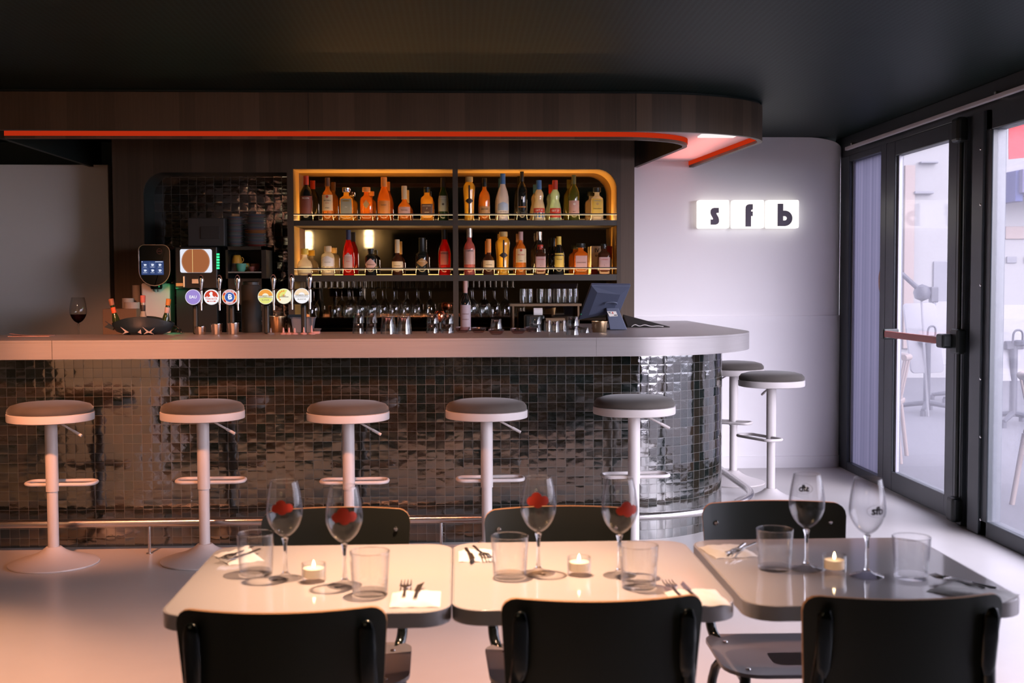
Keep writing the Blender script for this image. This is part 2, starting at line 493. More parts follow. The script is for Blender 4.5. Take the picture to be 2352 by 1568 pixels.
def liquid(name, col, trans=0.30, thru=0.55, gloss=0.05):
    """coloured bottle: light from behind glows through it, the rim reads darker where the glass is thicker"""
    t = NT(name)
    lw = t.n('LayerWeight', {'Blend': 0.5}).outputs['Facing']
    deep = tuple(c**2.2*0.6 for c in col)
    cc = t.mix(t.math('POWER', lw, 1.6), tuple(min(1, c*1.12) for c in col), deep)
    tl = t.n('BsdfTranslucent', {'Color': cc}).outputs[0]
    df = t.n('BsdfDiffuse', {'Color': cc}).outputs[0]
    tr = t.n('BsdfTransparent', {'Color': cc}).outputs[0]
    a = t.n('MixShader', {0: min(1, trans/max(1e-3, 1 - thru)), 1: df, 2: tl}).outputs[0]
    b = t.n('MixShader', {0: thru, 1: a, 2: tr}).outputs[0]
    f = t.math('ADD', t.math('MULTIPLY', t.math('POWER', lw, 3.0), 0.55), gloss)
    gl = t.n('BsdfGlossy', {'Color': (1, 1, 1), 'Roughness': 0.05}).outputs[0]
    return t.surf(t.n('MixShader', {0: f, 1: b, 2: gl}).outputs[0])
LQ = {
 'amber': liquid('amber_spirit', (0.74, 0.38, 0.07)), 'honey': liquid('honey_spirit', (0.88, 0.56, 0.09)),
 'orange': liquid('orange_spirit', (0.80, 0.36, 0.05)), 'yellow': liquid('yellow_liqueur', (0.88, 0.66, 0.12)),
 'red': liquid('red_aperitif', (0.75, 0.045, 0.02)), 'clear': liquid('clear_spirit', (0.84, 0.80, 0.70), 0.3, 0.5),
 'frost': liquid('frosted_glass', (0.86, 0.82, 0.80), 0.5, 0.05), 'ivory': liquid('ivory_glass', (0.88, 0.78, 0.56), 0.5, 0.05),
 'black': liquid('black_glass', (0.012, 0.014, 0.012), 0.1, 0.05), 'green': liquid('green_glass', (0.05, 0.10, 0.03), 0.3, 0.3),
 'olive': liquid('olive_glass', (0.16, 0.17, 0.03), 0.35, 0.25), 'brown': liquid('brown_glass', (0.13, 0.045, 0.02), 0.35, 0.25),
 'pink': liquid('pink_aperitif', (0.62, 0.20, 0.16), 0.4, 0.25), 'mint': liquid('mint_clear', (0.62, 0.76, 0.64), 0.3, 0.45),
 'wine': liquid('red_wine', (0.05, 0.006, 0.01), 0.2, 0.2),
}
def flat(name, col, rough=0.55):
    k = 'flat_' + name
    if k not in M: M[k] = pbr(name + '_print', col, rough)
    return M[k]
# ------------------------------------------------------------------ room shell
CEIL = 2.45
XW = 2.87            # inner face of the window wall
YB = 8.80            # white back wall
struct(MB().box(-5.3, XW + 0.09, -3.7, 9.3, -0.12, 0.0).build('floor', M['floor'], smooth=0))
struct(MB().box(-5.3, XW + 0.12, -3.7, 9.4, CEIL, CEIL + 0.08).build('ceiling', M['ceil'], smooth=0))
struct(MB().box(-5.3, -5.15, -3.7, 9.4, 0, CEIL).build('wall_left', M['beige'], smooth=0))
struct(MB().box(-5.15, XW + 0.12, -3.7, -3.5, 0, CEIL).build('wall_front', M['beige'], smooth=0))
struct(MB().box(-5.15, XW + 0.12, 9.2, 9.3, 0, CEIL).build('wall_back', M['dark_wall'], smooth=0))
xl = atY(250, 500, 8.78).x
struct(MB().box(-5.15, xl, 8.78, 9.0, 0, 2.243).build('wall_back_left', M['white'], smooth=0, bevel=0.004),
       'dim white wall panel behind the left end of the bar')
# white wall on the right, its outer corner rounded in plan and at the top
b = MB()
cols = [(0.6 + 2.0*k/20, YB) for k in range(21)] + [(2.6 + (2.76 - 2.6)*k/8, YB) for k in range(1, 9)] + arc(2.76, YB + 0.10, 0.10, 0.10, -90, 0, 8)[1:] + [(2.86, 9.15)]
def top_z(x):
    return CEIL if x < 2.56 else CEIL - 0.10 + 0.10*math.sqrt(max(0, 1 - ((x - 2.56)/0.30)**2))
vs_ = []
for x, y in cols: vs_ += [(x, y, 0), (x, y, top_z(x))]
for x, y in cols: vs_ += [(min(x, 2.80), max(y, YB) + 0.12 if x < 2.8 else y, top_z(x))]
n = len(cols)
b.add(vs_, [(2*k, 2*k + 2, 2*k + 3, 2*k + 1) for k in range(n - 1)] + [(2*k + 1, 2*k + 3, 2*n + k + 1, 2*n + k) for k in range(n - 1)])
struct(b.build('wall_back_right', M['white'], smooth=50, recalc=False))
lo = [(x, y - 0.010) if y <= YB + 1e-6 else (x + 0.010*(x - 2.76)/0.10, y + 0.010*(y - YB - 0.10)/0.10) if y < YB + 0.11 else (x + 0.01, y) for x, y in cols]
struct(MB().sweep(lo, [(0, 0), (0, 1.135), (-0.02, 1.135), (-0.02, 0)]).build('trim_1', M['white_low'], bevel=0.002), 'white lower wall panel under a fine seam')
struct(MB().sweep(lo, [(0.010, 0), (0.010, 0.085), (0, 0.088), (0, 0)]).build('baseboard_right', M['white_low']))

# ------------------------------------------------------------------ window wall on the right
def fr(name, y0, y1, z0, z1, x0=XW - 0.03, x1=XW + 0.05, m='frame', bev=0.004, parent=None):
    return MB().box(x0, x1, min(y0, y1), max(y0, y1), z0, z1).build(name, M[m], parent, smooth=0, bevel=bev)
y_end = 9.0
Ys = [atX(px, 700, XW).y for px in (1957, 2030, 2062, 2186, 2206, 2228, 2246, 2272, 2294)]
yA, yB_, yC, yD, yE, yF, yG, yH, yI = Ys
struct(fr('trim_2', -3.5, y_end, 2.30, CEIL, XW - 0.02, XW + 0.10), 'dark header over the glass front')
# side light
w1 = MB().box(XW - 0.03, XW + 0.05, yA, yA + 0.20, 0, 2.30).box(XW - 0.03, XW + 0.05, yB_ - 0.10, yB_, 0, 2.30).box(XW - 0.03, XW + 0.05, yB_, yA, 0, 0.06).box(XW - 0.03, XW + 0.05, yB_, yA, 2.255, 2.30)
w1 = struct(w1.build('window_1', M['frame'], smooth=0, bevel=0.004), 'narrow side light with lilac ribbed film beside the white wall')
fr('window_film', yB_, yA, 0.06, 2.255, XW + 0.008, XW + 0.014, 'film', 0, w1)
MB().box(XW - 0.004, XW + 0.012, yA - 0.022, yA, 0.06, 2.255).build('glazing_bead', M['frame_hi'], w1, smooth=0)
MB().cyl((0, 0, 0), 0.045, 0.012, 20).build('sticker', flat('peach', (0.55, 0.33, 0.27)), w1, loc=None).matrix_local = Matrix.Translation((XW - 0.002, atX(2022, 645, XW).y, atX(2022, 645, XW).z)) @ Matrix.Rotation(PI/2, 4, 'Y') @ Matrix.Diagonal((1.6, 0.7, 0.5, 1))
# door
d1 = MB()
yl, yr = yB_ - 0.10, yE
d1.box(XW - 0.03, XW + 0.03, yC, yl, 0.01, 2.295).box(XW - 0.03, XW + 0.03, yr, yD, 0.01, 2.295)
d1.box(XW - 0.03, XW + 0.03, yD, yC, 0.01, 0.135).box(XW - 0.03, XW + 0.03, yD, yC, 2.20, 2.295)
d1 = struct(d1.build('door_1', M['frame'], smooth=0, bevel=0.005), 'glazed anthracite emergency door with a red push bar')
fr('door_glass', yD, yC, 0.135, 2.20, XW - 0.003, XW + 0.003, 'pane', 0, d1)
MB().box(XW - 0.012, XW + 0.008, yC - 0.03, yC, 0.135, 2.20).build('glazing_bead', M['frame_hi'], d1, smooth=0)
# push bar with its boxes and vertical rods
xb = XW - 0.115
p0, p1 = atX(2034, 785, xb), atX(2158, 802, xb)
pb = MB().box(xb - 0.012, xb + 0.012, p1.y - 0.02, p0.y, 1.025, 1.066).build('push_bar', M['red_bar'], d1, smooth=0, bevel=0.006)
MB().box(xb - 0.018, XW - 0.03, p0.y - 0.01, p0.y + 0.05, 1.01, 1.08).build('end_bracket', M['black'], pb, smooth=0, bevel=0.01)
MB().box(xb - 0.025, XW - 0.03, p1.y - 0.10, p1.y + 0.0, 1.005, 1.085).box(XW - 0.085, XW - 0.03, p1.y - 0.17, p1.y - 0.06, 0.975, 1.115).build('lock_box', M['black'], pb, smooth=0, bevel=0.012)
yrod = p1.y - 0.11
MB().rod((XW - 0.05, yrod, 0.12), (XW - 0.05, yrod, 2.24), 0.012).build('bolt_rod', M['black'], d1)
for z0, z1 in ((0.02, 0.16), (2.16, 2.30)):
    MB().box(XW - 0.095, XW - 0.03, yrod - 0.05, yrod + 0.05, z0, z1).build('bolt_cover', M['black'], d1, smooth=0, bevel=0.02, seg=3)
# posts between door and shop window
struct(fr('trim_3', yE - 0.01, yF, 0, 2.30, XW - 0.035, XW + 0.05), 'brownish door jamb post')
struct(fr('trim_4', yF, yG, 0, 2.30, XW - 0.01, XW + 0.05), 'dark gap between door jamb and window post')
t5 = struct(fr('trim_5', yG, yH, 0, 2.30, XW - 0.045, XW + 0.05), 'flat grey post cover with small screws')
for py in (342, 470, 655, 870, 1003, 1193):
    p = atX(2252, py, XW - 0.045)
    MB().lathe([(0, 0.004), (0.006, 0.003), (0.008, 0)], 12).build('screw', M['chrome'], t5).matrix_local = Matrix.Translation(p) @ Matrix.Rotation(-PI/2, 4, 'Y')
# shop windows, one pane after the other towards the front of the room
ys = [yH, 4.75, 3.2, 1.6]
struct(MB().box(XW - 0.03, XW + 0.09, -3.6, 1.6, 0, 2.30).build('wall_right', M['dark_wall'], smooth=0))
for k in range(3):
    a, c = ys[k], ys[k + 1]
    w = MB().box(XW - 0.03, XW + 0.05, c, c + 0.07, 0, 2.30).box(XW - 0.03, XW + 0.05, a - 0.075, a, 0, 2.30)
    w.box(XW - 0.03, XW + 0.05, c, a, 0, 0.085).box(XW - 0.03, XW + 0.05, c, a, 2.19, 2.30)
    w = struct(w.build('window_%d' % (k + 2), M['frame'], smooth=0, bevel=0.006), 'shop window with a dark frame facing the street')
    fr('window_glass', c + 0.07, a - 0.075, 0.085, 2.19, XW - 0.003, XW + 0.003, 'pane', 0, w)
# rail along the glass front
rl = thing('curtain_rail', 'thin white rail running along the top of the glass front', 'rail', (XW - 0.06, 4.0, 2.345))
MB().box(-0.012, 0.012, -5.0, 4.62, -0.012, 0.012).build('rail', M['rail_white'], rl, smooth=0, bevel=0.003)
for py in (-0.9, 2.2, 4.5):
    MB().box(-0.006, 0.05, py - 0.012, py + 0.012, -0.01, 0.03).build('bracket', M['steel'], rl, smooth=0, bevel=0.003)

struct(MB().prism(rrect(0.68, 0.40, 0.03, 4, -2.36, 4.40), 0, CEIL).build('trim_6', M['white'], smooth=30), 'unseen white column added left of the bar, mirrored in the tiles')  # added out of view to give the bar tiles a bright reflection

# ------------------------------------------------------------------ street outside
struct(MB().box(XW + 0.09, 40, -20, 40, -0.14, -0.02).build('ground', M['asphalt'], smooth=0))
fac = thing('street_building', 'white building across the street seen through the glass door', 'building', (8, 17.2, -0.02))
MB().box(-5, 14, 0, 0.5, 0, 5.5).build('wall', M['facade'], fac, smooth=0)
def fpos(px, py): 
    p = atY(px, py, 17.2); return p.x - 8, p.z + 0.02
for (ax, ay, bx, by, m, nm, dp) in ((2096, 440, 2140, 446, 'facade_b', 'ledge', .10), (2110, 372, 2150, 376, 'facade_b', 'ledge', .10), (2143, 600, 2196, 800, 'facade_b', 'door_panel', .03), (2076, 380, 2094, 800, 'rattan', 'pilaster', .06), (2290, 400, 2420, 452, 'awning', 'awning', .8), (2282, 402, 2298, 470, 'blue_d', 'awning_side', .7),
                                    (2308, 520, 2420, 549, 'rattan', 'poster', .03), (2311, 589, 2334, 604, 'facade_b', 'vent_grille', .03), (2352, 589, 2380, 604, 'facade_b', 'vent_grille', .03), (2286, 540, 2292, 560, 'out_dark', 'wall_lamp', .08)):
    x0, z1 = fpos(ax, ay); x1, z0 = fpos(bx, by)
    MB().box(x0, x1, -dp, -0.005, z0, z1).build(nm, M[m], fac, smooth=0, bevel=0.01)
# red flag hanging in the street
p = atY(2318, 292, 12.0)
fl = MB()
W_, H_ = 0.75, 0.42
g = [[(p.x + W_*i/10 + 0.02*j/6, 12.0 + 0.04*math.sin(i*0.9 + j*0.3), p.z + 0.10 - H_*j/6*(1 - 0.15*i/10)) for i in range(11)] for j in range(7)]
vs_ = [q for row in g for q in row]
fl.add(vs_, [(j*11 + i, j*11 + i + 1, j*11 + i + 12, j*11 + i + 11) for j in range(6) for i in range(10)])
fl.add([(x, y + 0.006, z) for x, y, z in vs_], [(j*11 + i, j*11 + i + 1, j*11 + i + 12, j*11 + i + 11) for j in range(6) for i in range(10)])
tag(fl.build('flag', M['flag'], smooth=80), 'red cloth banner hanging outside above the shop window', 'flag')

def folding_table(label, px, py, rz, top_px):
    """tilt-top cafe table: tipped top, hinge head, column, four-star base"""
    c = atZ(px, py, -0.02)
    t = thing('folding_table', label, 'table', c, rz, 'folded tilt-top tables outside')
    for k in range(4):
        a = PI/4 + k*PI/2
        MB().tube([(0.03*math.cos(a), 0.03*math.sin(a), 0.11), (0.34*math.cos(a), 0.34*math.sin(a), 0.06)], [0.028, 0.022], 8).cyl((0.34*math.cos(a), 0.34*math.sin(a), 0), 0.028, 0.055, 12).build('foot', M['out_dark'], t)
    MB().cyl((0, 0, 0.08), 0.036, 0.72, 16).build('column', M['out_dark'], t)
    h = MB().box(-0.09, 0.09, -0.03, 0.03, 0.74, 0.82).cyl((0.05, -0.05, 0.78), 0.07, 0.05, 16)
    h.build('hinge', M['out_dark'], t, bevel=0.008)
    MB().tube(smooth_path([(-0.05, -0.06, 0.80), (-0.05, -0.07, 0.93), (0.05, -0.07, 0.93), (0.05, -0.06, 0.80)]), 0.010, 8).build('release_loop', M['out_dark'], t)
    tp = MB().prism(rrect(top_px, 0.74, 0.05), -0.014, 0.014, lambda x, y, z: (x, 0.07 + z + y*0.20, 0.80 + y)).build('tabletop', M['out_white'], t, bevel=0.004)
    return t
folding_table('white-topped tilt table folded upright outside, leftmost behind the door glass', 2128, 948, 0.3, 0.42)
folding_table('white-topped tilt table folded upright outside, cut off by the door rod', 2203, 922, -0.1, 0.5)
folding_table('white tilt-top table folded upright outside behind the shop window', 2326, 975, 0.1, 0.7)
# tripod lamp head left on the tables
hd = thing('street_projector', 'small dark projector head outside above the folded tables', 'lamp', atY(2118, 672, 12.2))
MB().lathe([(0, -0.09), (0.07, -0.06), (0.09, 0), (0.07, 0.06), (0, 0.09)], 16).build('head', M['out_dark'], hd)
MB().rod((-0.03, 0, 0.03), (-0.22, 0, 0.20), 0.025).build('arm', M['out_dark'], hd)
MB().box(0.08, 0.16, -0.04, 0.04, -0.10, 0.06).build('mount', M['out_dark'], hd, smooth=0, bevel=0.01)
MB().rod((0.0, 0.02, -0.05), (0.10, 0.02, -HCAM - 0.06), 0.012).build('stand', M['out_white'], hd)
# rattan chairs outside
def rattan_chair(label, p, rz):
    t = thing('rattan_chair', label, 'chair', p, rz, 'rattan chairs outside')
    for x, y in ((-0.22, -0.2), (0.22, -0.2), (-0.2, 0.22), (0.2, 0.22)):
        MB().rod((x*1.15, y*1.15, 0), (x*0.92, y*0.92, 0.45), 0.017).build('leg', M['rattan'], t)
    MB().prism(rrect(0.46, 0.46, 0.1), 0.44, 0.48).build('seat', M['rattan'], t, bevel=0.01)
    for k in range(9):
        a = math.radians(-105 + 210*k/8)
        MB().tube([(0.21*math.sin(a), 0.02 + 0.21*math.cos(a), 0.47), (0.27*math.sin(a), 0.04 + 0.26*math.cos(a), 0.80)], 0.010, 8).build('slat', M['rattan'], t)
    MB().tube([(0.27*math.sin(math.radians(-115 + 230*k/16)), 0.04 + 0.26*math.cos(math.radians(-115 + 230*k/16)), 0.81) for k in range(17)], 0.024, 10).build('back_rail', M['rattan'], t)
    return t
rattan_chair('pale rattan chair outside behind the left edge of the door glass', Vector((3.28, 9.35, -0.02)), -0.5)
q = Vector((3.80, 7.25, -0.02))
rattan_chair('pale rattan armchair outside at the right edge behind the shop window', q, 0.6)

# ------------------------------------------------------------------ rest of the room, seen in the mirror behind the bottles
def sconce(px, py, label):
    Yv = 2*8.65 + 3.5
    p = atY(px, py, Yv)
    t = thing('wall_sconce', label, 'lamp', (p.x, -3.5, p.z), 0, 'sconces on the facing wall')
    MB().box(-0.10, 0.10, 0, 0.02, -0.19, 0.19).build('back_plate', M['black_soft'], t, smooth=0, bevel=0.004)
    MB().lathe([(0, -0.15), (0.07, -0.14), (0.075, 0.10), (0.06, 0.15), (0, 0.16)], 20, (0, 0.10, 0)).build('glass_shade', M['sconce'], t)
    for z in (-0.10, 0.05): MB().tube([(0.078*math.cos(2*PI*k/16), 0.10 + 0.078*math.sin(2*PI*k/16), z) for k in range(16)], 0.006, 6, True).build('guard_ring', M['black_soft'], t)
    MB().box(-0.03, 0.03, 0.02, 0.10, 0.15, 0.18).build('holder', M['black_soft'], t, smooth=0)
sconce(709, 553, 'lit wall lamp mirrored behind the leftmost lower shelf bottles')
sconce(848, 549, 'lit wall lamp mirrored above the bottle with the pale diamond label')
tv = thing('wall_screen', 'dark screen on the facing wall mirrored behind the lower bottles', 'screen', (-0.25, -3.5, 1.75))
MB().box(-0.9, 0.9, 0, 0.06, -0.5, 0.5).build('panel', M['black_gloss'], tv, smooth=0, bevel=0.01)
# ------------------------------------------------------------------ the bar
def bar_path(yf, cx, cyy, rx, ry, yend, xend=None, x0=-5.1, n=28, ex=2.0):
    p = [(x0 + (cx - x0)*k/24, yf) for k in range(24)]
    for k in range(n + 1):
        a = math.radians(90*k/n)
        p.append((cx + rx*math.sin(a)**(2/ex), cyy - ry*max(0.0, math.cos(a))**(2/ex)))
    xe = cx + rx if xend is None else xend
    p += [(cx + rx + (xe - cx - rx)*k/8, cyy + (yend - cyy)*k/8) for k in range(1, 9)]
    return p
CX, CYY = 0.885, 7.0
ZC = 1.10
body = bar_path(6.35, CX, CYY, 0.65, 0.65, YB - 0.012)
bf = tag(MB().sweep(body, [(0, 0), (0, 1.0), (-0.08, 1.0), (-0.08, 0)]).build('tiled_bar', M['tile']),
         'curved bar front clad in dark glossy square tiles', 'bar')
outer = bar_path(6.15, CX, CYY, 0.80, 0.85, YB - 0.012)
inner = [(1.24, YB - 0.012), (1.24, 8.28), (0.78, 8.28), (0.78, 7.30), (0.70, 7.16), (0.52, 7.08), (-1.72, 7.08), (-1.80, 6.88), (-5.1, 6.88)]
ct = thing('bar_counter', 'long aluminium-edged bar counter curving towards the white wall', 'counter', (0, 0, 0))
MB().prism([p for p in outer] + inner, ZC - 0.012, ZC).build('counter_top', M['counter'], ct, smooth=0, recalc=True)
ap = MB().sweep(outer, [(0.0, 1.004), (0.0, ZC - 0.0125), (-0.02, ZC - 0.0125), (-0.02, 1.004)])
ap.build('edge_band', M['counter'], ct)
for px in (119.5, 1370):
    p = atY(px, 800, 6.15)
    w_ = 0.0012 if px < 500 else 0.0004
    MB().box(p.x - w_, p.x + w_, 6.1495, 6.152, 1.004, ZC).build('seam', M['black_soft'], ct, smooth=0)
MB().prism([p for p in bar_path(6.17, CX, CYY, 0.78, 0.83, YB - 0.02)] + inner, 1.0005, 1.004).build('underside', M['alu'], ct, smooth=0)
# foot rail with its posts
rail = bar_path(6.17, CX, CYY, 0.815, 0.83, YB - 0.2)
fr_ = thing('foot_rail', 'brushed steel foot rail running round the bar base', 'rail', (0, 0, 0))
MB().tube([(x, y, 0.162) for x, y in rail], 0.0215, 12).build('rail', M['steel'], fr_)
for x, y in [(atZ(343, 1272, 0).x, 6.17), (-3.4, 6.17), (-0.10, 6.17), (CX + 0.815*math.sin(0.95), CYY - 0.83*math.cos(0.95)), (CX + 0.815, 7.75)]:
    MB().cyl((x, y, 0), 0.008, 0.15, 10).cyl((x, y, 0), 0.018, 0.004, 14).build('post', M['steel'], fr_)

# ------------------------------------------------------------------ canopy over the bar
cn = thing('bar_canopy', 'curved dark wood canopy hanging above the bar', 'canopy', (0, 0, 0))
ZB = 2.227
co_ = bar_path(6.70, 1.0, 7.28, 0.84, 0.58, YB - 0.002, 1.725, n=36, x0=-4.4)
ci_ = bar_path(7.09, 0.93, 7.52, 0.50, 0.43, YB - 0.002, 1.315, n=32, x0=-2.62)
MB().sweep(co_, [(0, ZB), (0, 2.435), (-0.03, 2.435), (-0.03, ZB)]).build('outer_fascia', M['wood_uv'], cn)
MB().sweep(co_, [(-0.012, 2.435), (-0.012, CEIL - 0.001), (-0.03, CEIL - 0.001), (-0.03, 2.435)]).build('top_batten', M['dark_wall'], cn)
for px in (708, 1461, 1618):
    p = atY(px, 255, 6.70) if px < 1500 else None
    if p: MB().box(p.x - 0.001, p.x + 0.001, 6.698, 6.701, ZB, 2.435).build('seam', M['black_soft'], cn, smooth=0)
lf = [(-2.62, YB - 0.02), (-2.62, 7.09)]
MB().sweep(ci_, [(0.0, ZB), (0.0, CEIL - 0.001), (-0.03, CEIL - 0.001), (-0.03, ZB)]).build('inner_fascia', M['wood_uv'], cn)
MB().sweep([(-2.62, 8.98), (-2.62, 7.09)], [(-0.0, ZB), (-0.0, CEIL - 0.001), (0.03, CEIL - 0.001), (0.03, ZB)]).build('left_fascia', M['dark_wall'], cn)
# soffit of the light channel between the two fascias (plan ring)
ro = [(x, y + 0.03) if k < 24 else (x - 0.03, y + 0.02) for k, (x, y) in enumerate(co_)]
so = MB()
no, ni = len(ro), len(ci_)
ring = [(p[0], p[1]) for p in ro] + [(p[0] + (0.0 if k < 24 else 0.003), p[1] - 0.003) for k, p in reversed(list(enumerate(ci_)))]
so.prism(ring, 2.272, 2.285)
so.build('soffit', M['soffit'], cn, smooth=0)
# red light line: outward face of the inner fascia, inward face of the outer one
MB().sweep(ci_, [(0.001, 2.243), (0.001, 2.271), (0.004, 2.271), (0.004, 2.243)]).build('red_light_strip', M['led_red'], cn)
MB().sweep(co_[42:], [(-0.031, 2.243), (-0.031, 2.271), (-0.034, 2.271), (-0.034, 2.243)]).build('red_light_strip', M['led_red'], cn)
for (lx, ly, tx, sx_, e) in ((-0.9, 6.90, 0, 3.2, 2.0), (1.58, 7.95, 1, 1.3, 1.7)):
    o = lamp('AREA', 'red_channel_light', (lx, ly, 2.190 if tx else 2.238), e, (1.0, 0.27, 0.22), (lx, ly, 3.0), shape='RECTANGLE', size=sx_ if not tx else 0.22, size_y=0.03 if not tx else sx_)
    o.rotation_euler = (PI, 0, 0)
q0 = atZ(1640, 309, 2.27)
MB().box(q0.x - 0.08, q0.x + 0.14, q0.y - 0.02, q0.y + 0.10, 2.262, 2.2715).build('panel_light', M['panel_light'], cn, smooth=0)

# ------------------------------------------------------------------ wall unit behind the bar
YF, YM = 8.35, 8.66          # front of the unit, mirror
def X(px, Y=YF, py=500): return atY(px, py, Y).x
def Z(py, Y=YF, px=1000): return atY(px, py, Y).z
def bx(b, px0, px1, py0, py1, Y0=YF, Y1=None, mi=0):
    return b.box(X(px0), X(px1), Y0, Y1, Z(py1), Z(py0), mi)
cab = thing('back_bar_unit', 'dark wood wall unit with lit bottle shelves and a tiled niche', 'shelving', (0, 0, 0))
xL, xR = X(260), X(1457)
xn0, xn1 = X(330), X(660)         # tiled niche
xs0, xs1 = X(674), X(1417)        # shelf niche
zt, zn = Z(388), Z(396)
TH = 0.022
b = MB()
b.box(xL, xn0, YF, YF + TH, 0.05, CEIL - 0.002)                 # left stile
b.box(xn1, xs0, YF, YF + TH, 0.05, CEIL - 0.002)                # between niches
b.box(xs1, xR, YF, YF + TH, 0.05, CEIL - 0.002)                 # right stile
b.box(xn0, xn1, YF, YF + TH, zn, CEIL - 0.002)
b.box(xs0, xs1, YF, YF + TH, zt, CEIL - 0.002)
r1 = 0.14
b.prism([(xs1, zt)] + [(xs1 - r1 + r1*math.cos(math.radians(a)), zt - r1 + r1*math.sin(math.radians(a))) for a in range(0, 91, 9)], YF, YF + TH, lambda x, z, y: (x, y, z))
b.prism([(xn0, zn)] + [(xn0 + r1 - r1*math.cos(math.radians(a)), zn - r1 + r1*math.sin(math.radians(a))) for a in range(90, -1, -9)], YF, YF + TH, lambda x, z, y: (x, y, z))
b.build('face_frame', M['wood'], cab, smooth=0)
MB().box(xR - 0.02, xR, YF + TH, YB - 0.002, 0.05, CEIL - 0.002).box(xL, xL + 0.02, YF + TH, 9.0, 0.05, CEIL - 0.002).build('side_panel', M['wood'], cab, smooth=0)
for px in (708, 1372):
    MB().box(X(px) - 0.0008, X(px) + 0.0008, YF - 0.0006, YF, zt + 0.005, CEIL - 0.01).build('seam', M['black_soft'], cab, smooth=0)
# niche lining (rounded upper right corner) glowing in the strip light
path = [(xs0, 1.0), (xs0, zt)] + [(xs1 - r1 + r1*math.cos(math.radians(a)), zt - r1 + r1*math.sin(math.radians(a))) for a in range(90, -1, -6)] + [(xs1, 1.0)]
b = MB()
vs_ = [(x, YF + TH*0.5, z) for x, z in path] + [(x, YM, z) for x, z in path]
n = len(path)
b.add(vs_, [(k, k + 1, n + k + 1, n + k) for k in range(n - 1)])
b.build('niche_lining', M['shelf_warm'], cab, smooth=30, recalc=False)
zU, zL = Z(506), Z(631)
MB().box(xs0, xs1, YM, YM + 0.01, zL - 0.03, zt).build('mirror_back', M['mirror'], cab, smooth=0)
MB().box(xs0, xs1, YM, YM + 0.01, 1.0, zL - 0.031).build('lower_back', M['mirror'], cab, smooth=0)
MB().box(X(1040), X(1052), YF + 0.001, YM, 1.0, zt).build('divider', M['wood'], cab, smooth=0)
for nm, z in (('upper_shelf', zU), ('lower_shelf', zL)):
    th = (Z(506) - Z(518)) if nm == 'upper_shelf' else (Z(631) - Z(645))
    for a, c in ((674, 1040), (1052, 1417)):
        sh = MB().box(X(a), X(c), YF + 0.002, YM, z - th, z).build('shelf', M['shelf'], cab, smooth=0)
        MB().box(X(a) + 0.01, X(c) - 0.01, YM - 0.045, YM - 0.03, z, z + 0.006).build('light_strip', M['led_warm'], sh, smooth=0)
        zr = z + (0.038 if nm == 'upper_shelf' else 0.040)
        MB().box(X(a), X(c), YF + 0.006, YF + 0.014, zr + 0.003, zr + 0.010).build('bottle_rail', M['shelf'], sh, smooth=0)
        MB().box(X(a), X(c), YF + 0.007, YF + 0.013, zr - 0.002, zr + 0.001).build('rail_light', M['led_line'], sh, smooth=0)
        xm = (X(a) + X(c))/2
        lamp('AREA', 'shelf_light', (xm, YM - 0.03, z + 0.012), 5.2, (1.0, 0.60, 0.24), (xm, YM - 0.075, z + 0.4), shape='RECTANGLE', size=X(c) - X(a) - 0.03, size_y=0.02)
        lamp('AREA', 'shelf_front_light', (xm, YF + 0.028, z + 0.004), 0.45, (1.0, 0.62, 0.28), (xm, YF + 0.05, z + 0.4), shape='RECTANGLE', size=X(c) - X(a) - 0.03, size_y=0.02)
# tiled niche
b = MB()
npth = [(xn1, 1.0), (xn1, zn)] + [(xn0 + r1 - r1*math.cos(math.radians(a)), zn - r1 + r1*math.sin(math.radians(a))) for a in range(90, -1, -6)] + [(xn0, 1.0)]
n = len(npth)
b.add([(x, YF + TH*0.5, z) for x, z in npth] + [(x, YF + 0.30, z) for x, z in npth], [(k, k + 1, n + k + 1, n + k) for k in range(n - 1)])
b.build('niche_reveal', M['dark_wall'], cab, smooth=30, recalc=False)
MB().add([(xn0, YF + 0.30, 1.0), (xn1, YF + 0.30, 1.0), (xn1, YF + 0.30, zn), (xn0, YF + 0.30, zn)], [(0, 1, 2, 3)], 0, [[(0, 0), (xn1 - xn0, 0), (xn1 - xn0, zn - 1), (0, zn - 1)]]).build('niche_tiles', M['tile_niche'], cab, smooth=0)
MB().box(xn0, xn1, YF + 0.31, YF + 0.33, 1.0, zn).build('niche_backing', M['black_soft'], cab, smooth=0)
# low counter of the back bar
bc = tag(MB().box(-4.9, xR, 7.80, 8.34, 0.0, 0.96).box(-4.9, xR, 7.78, 8.345, 0.96, 1.0).build('back_counter', M['black_soft'], smooth=0, bevel=0.004), 'dark back counter below the bottle shelves', 'counter')
MB().box(xs0, xs1, 8.36, YM, 0.96, 1.0).build('niche_floor', M['brown_dark'], cab, smooth=0)

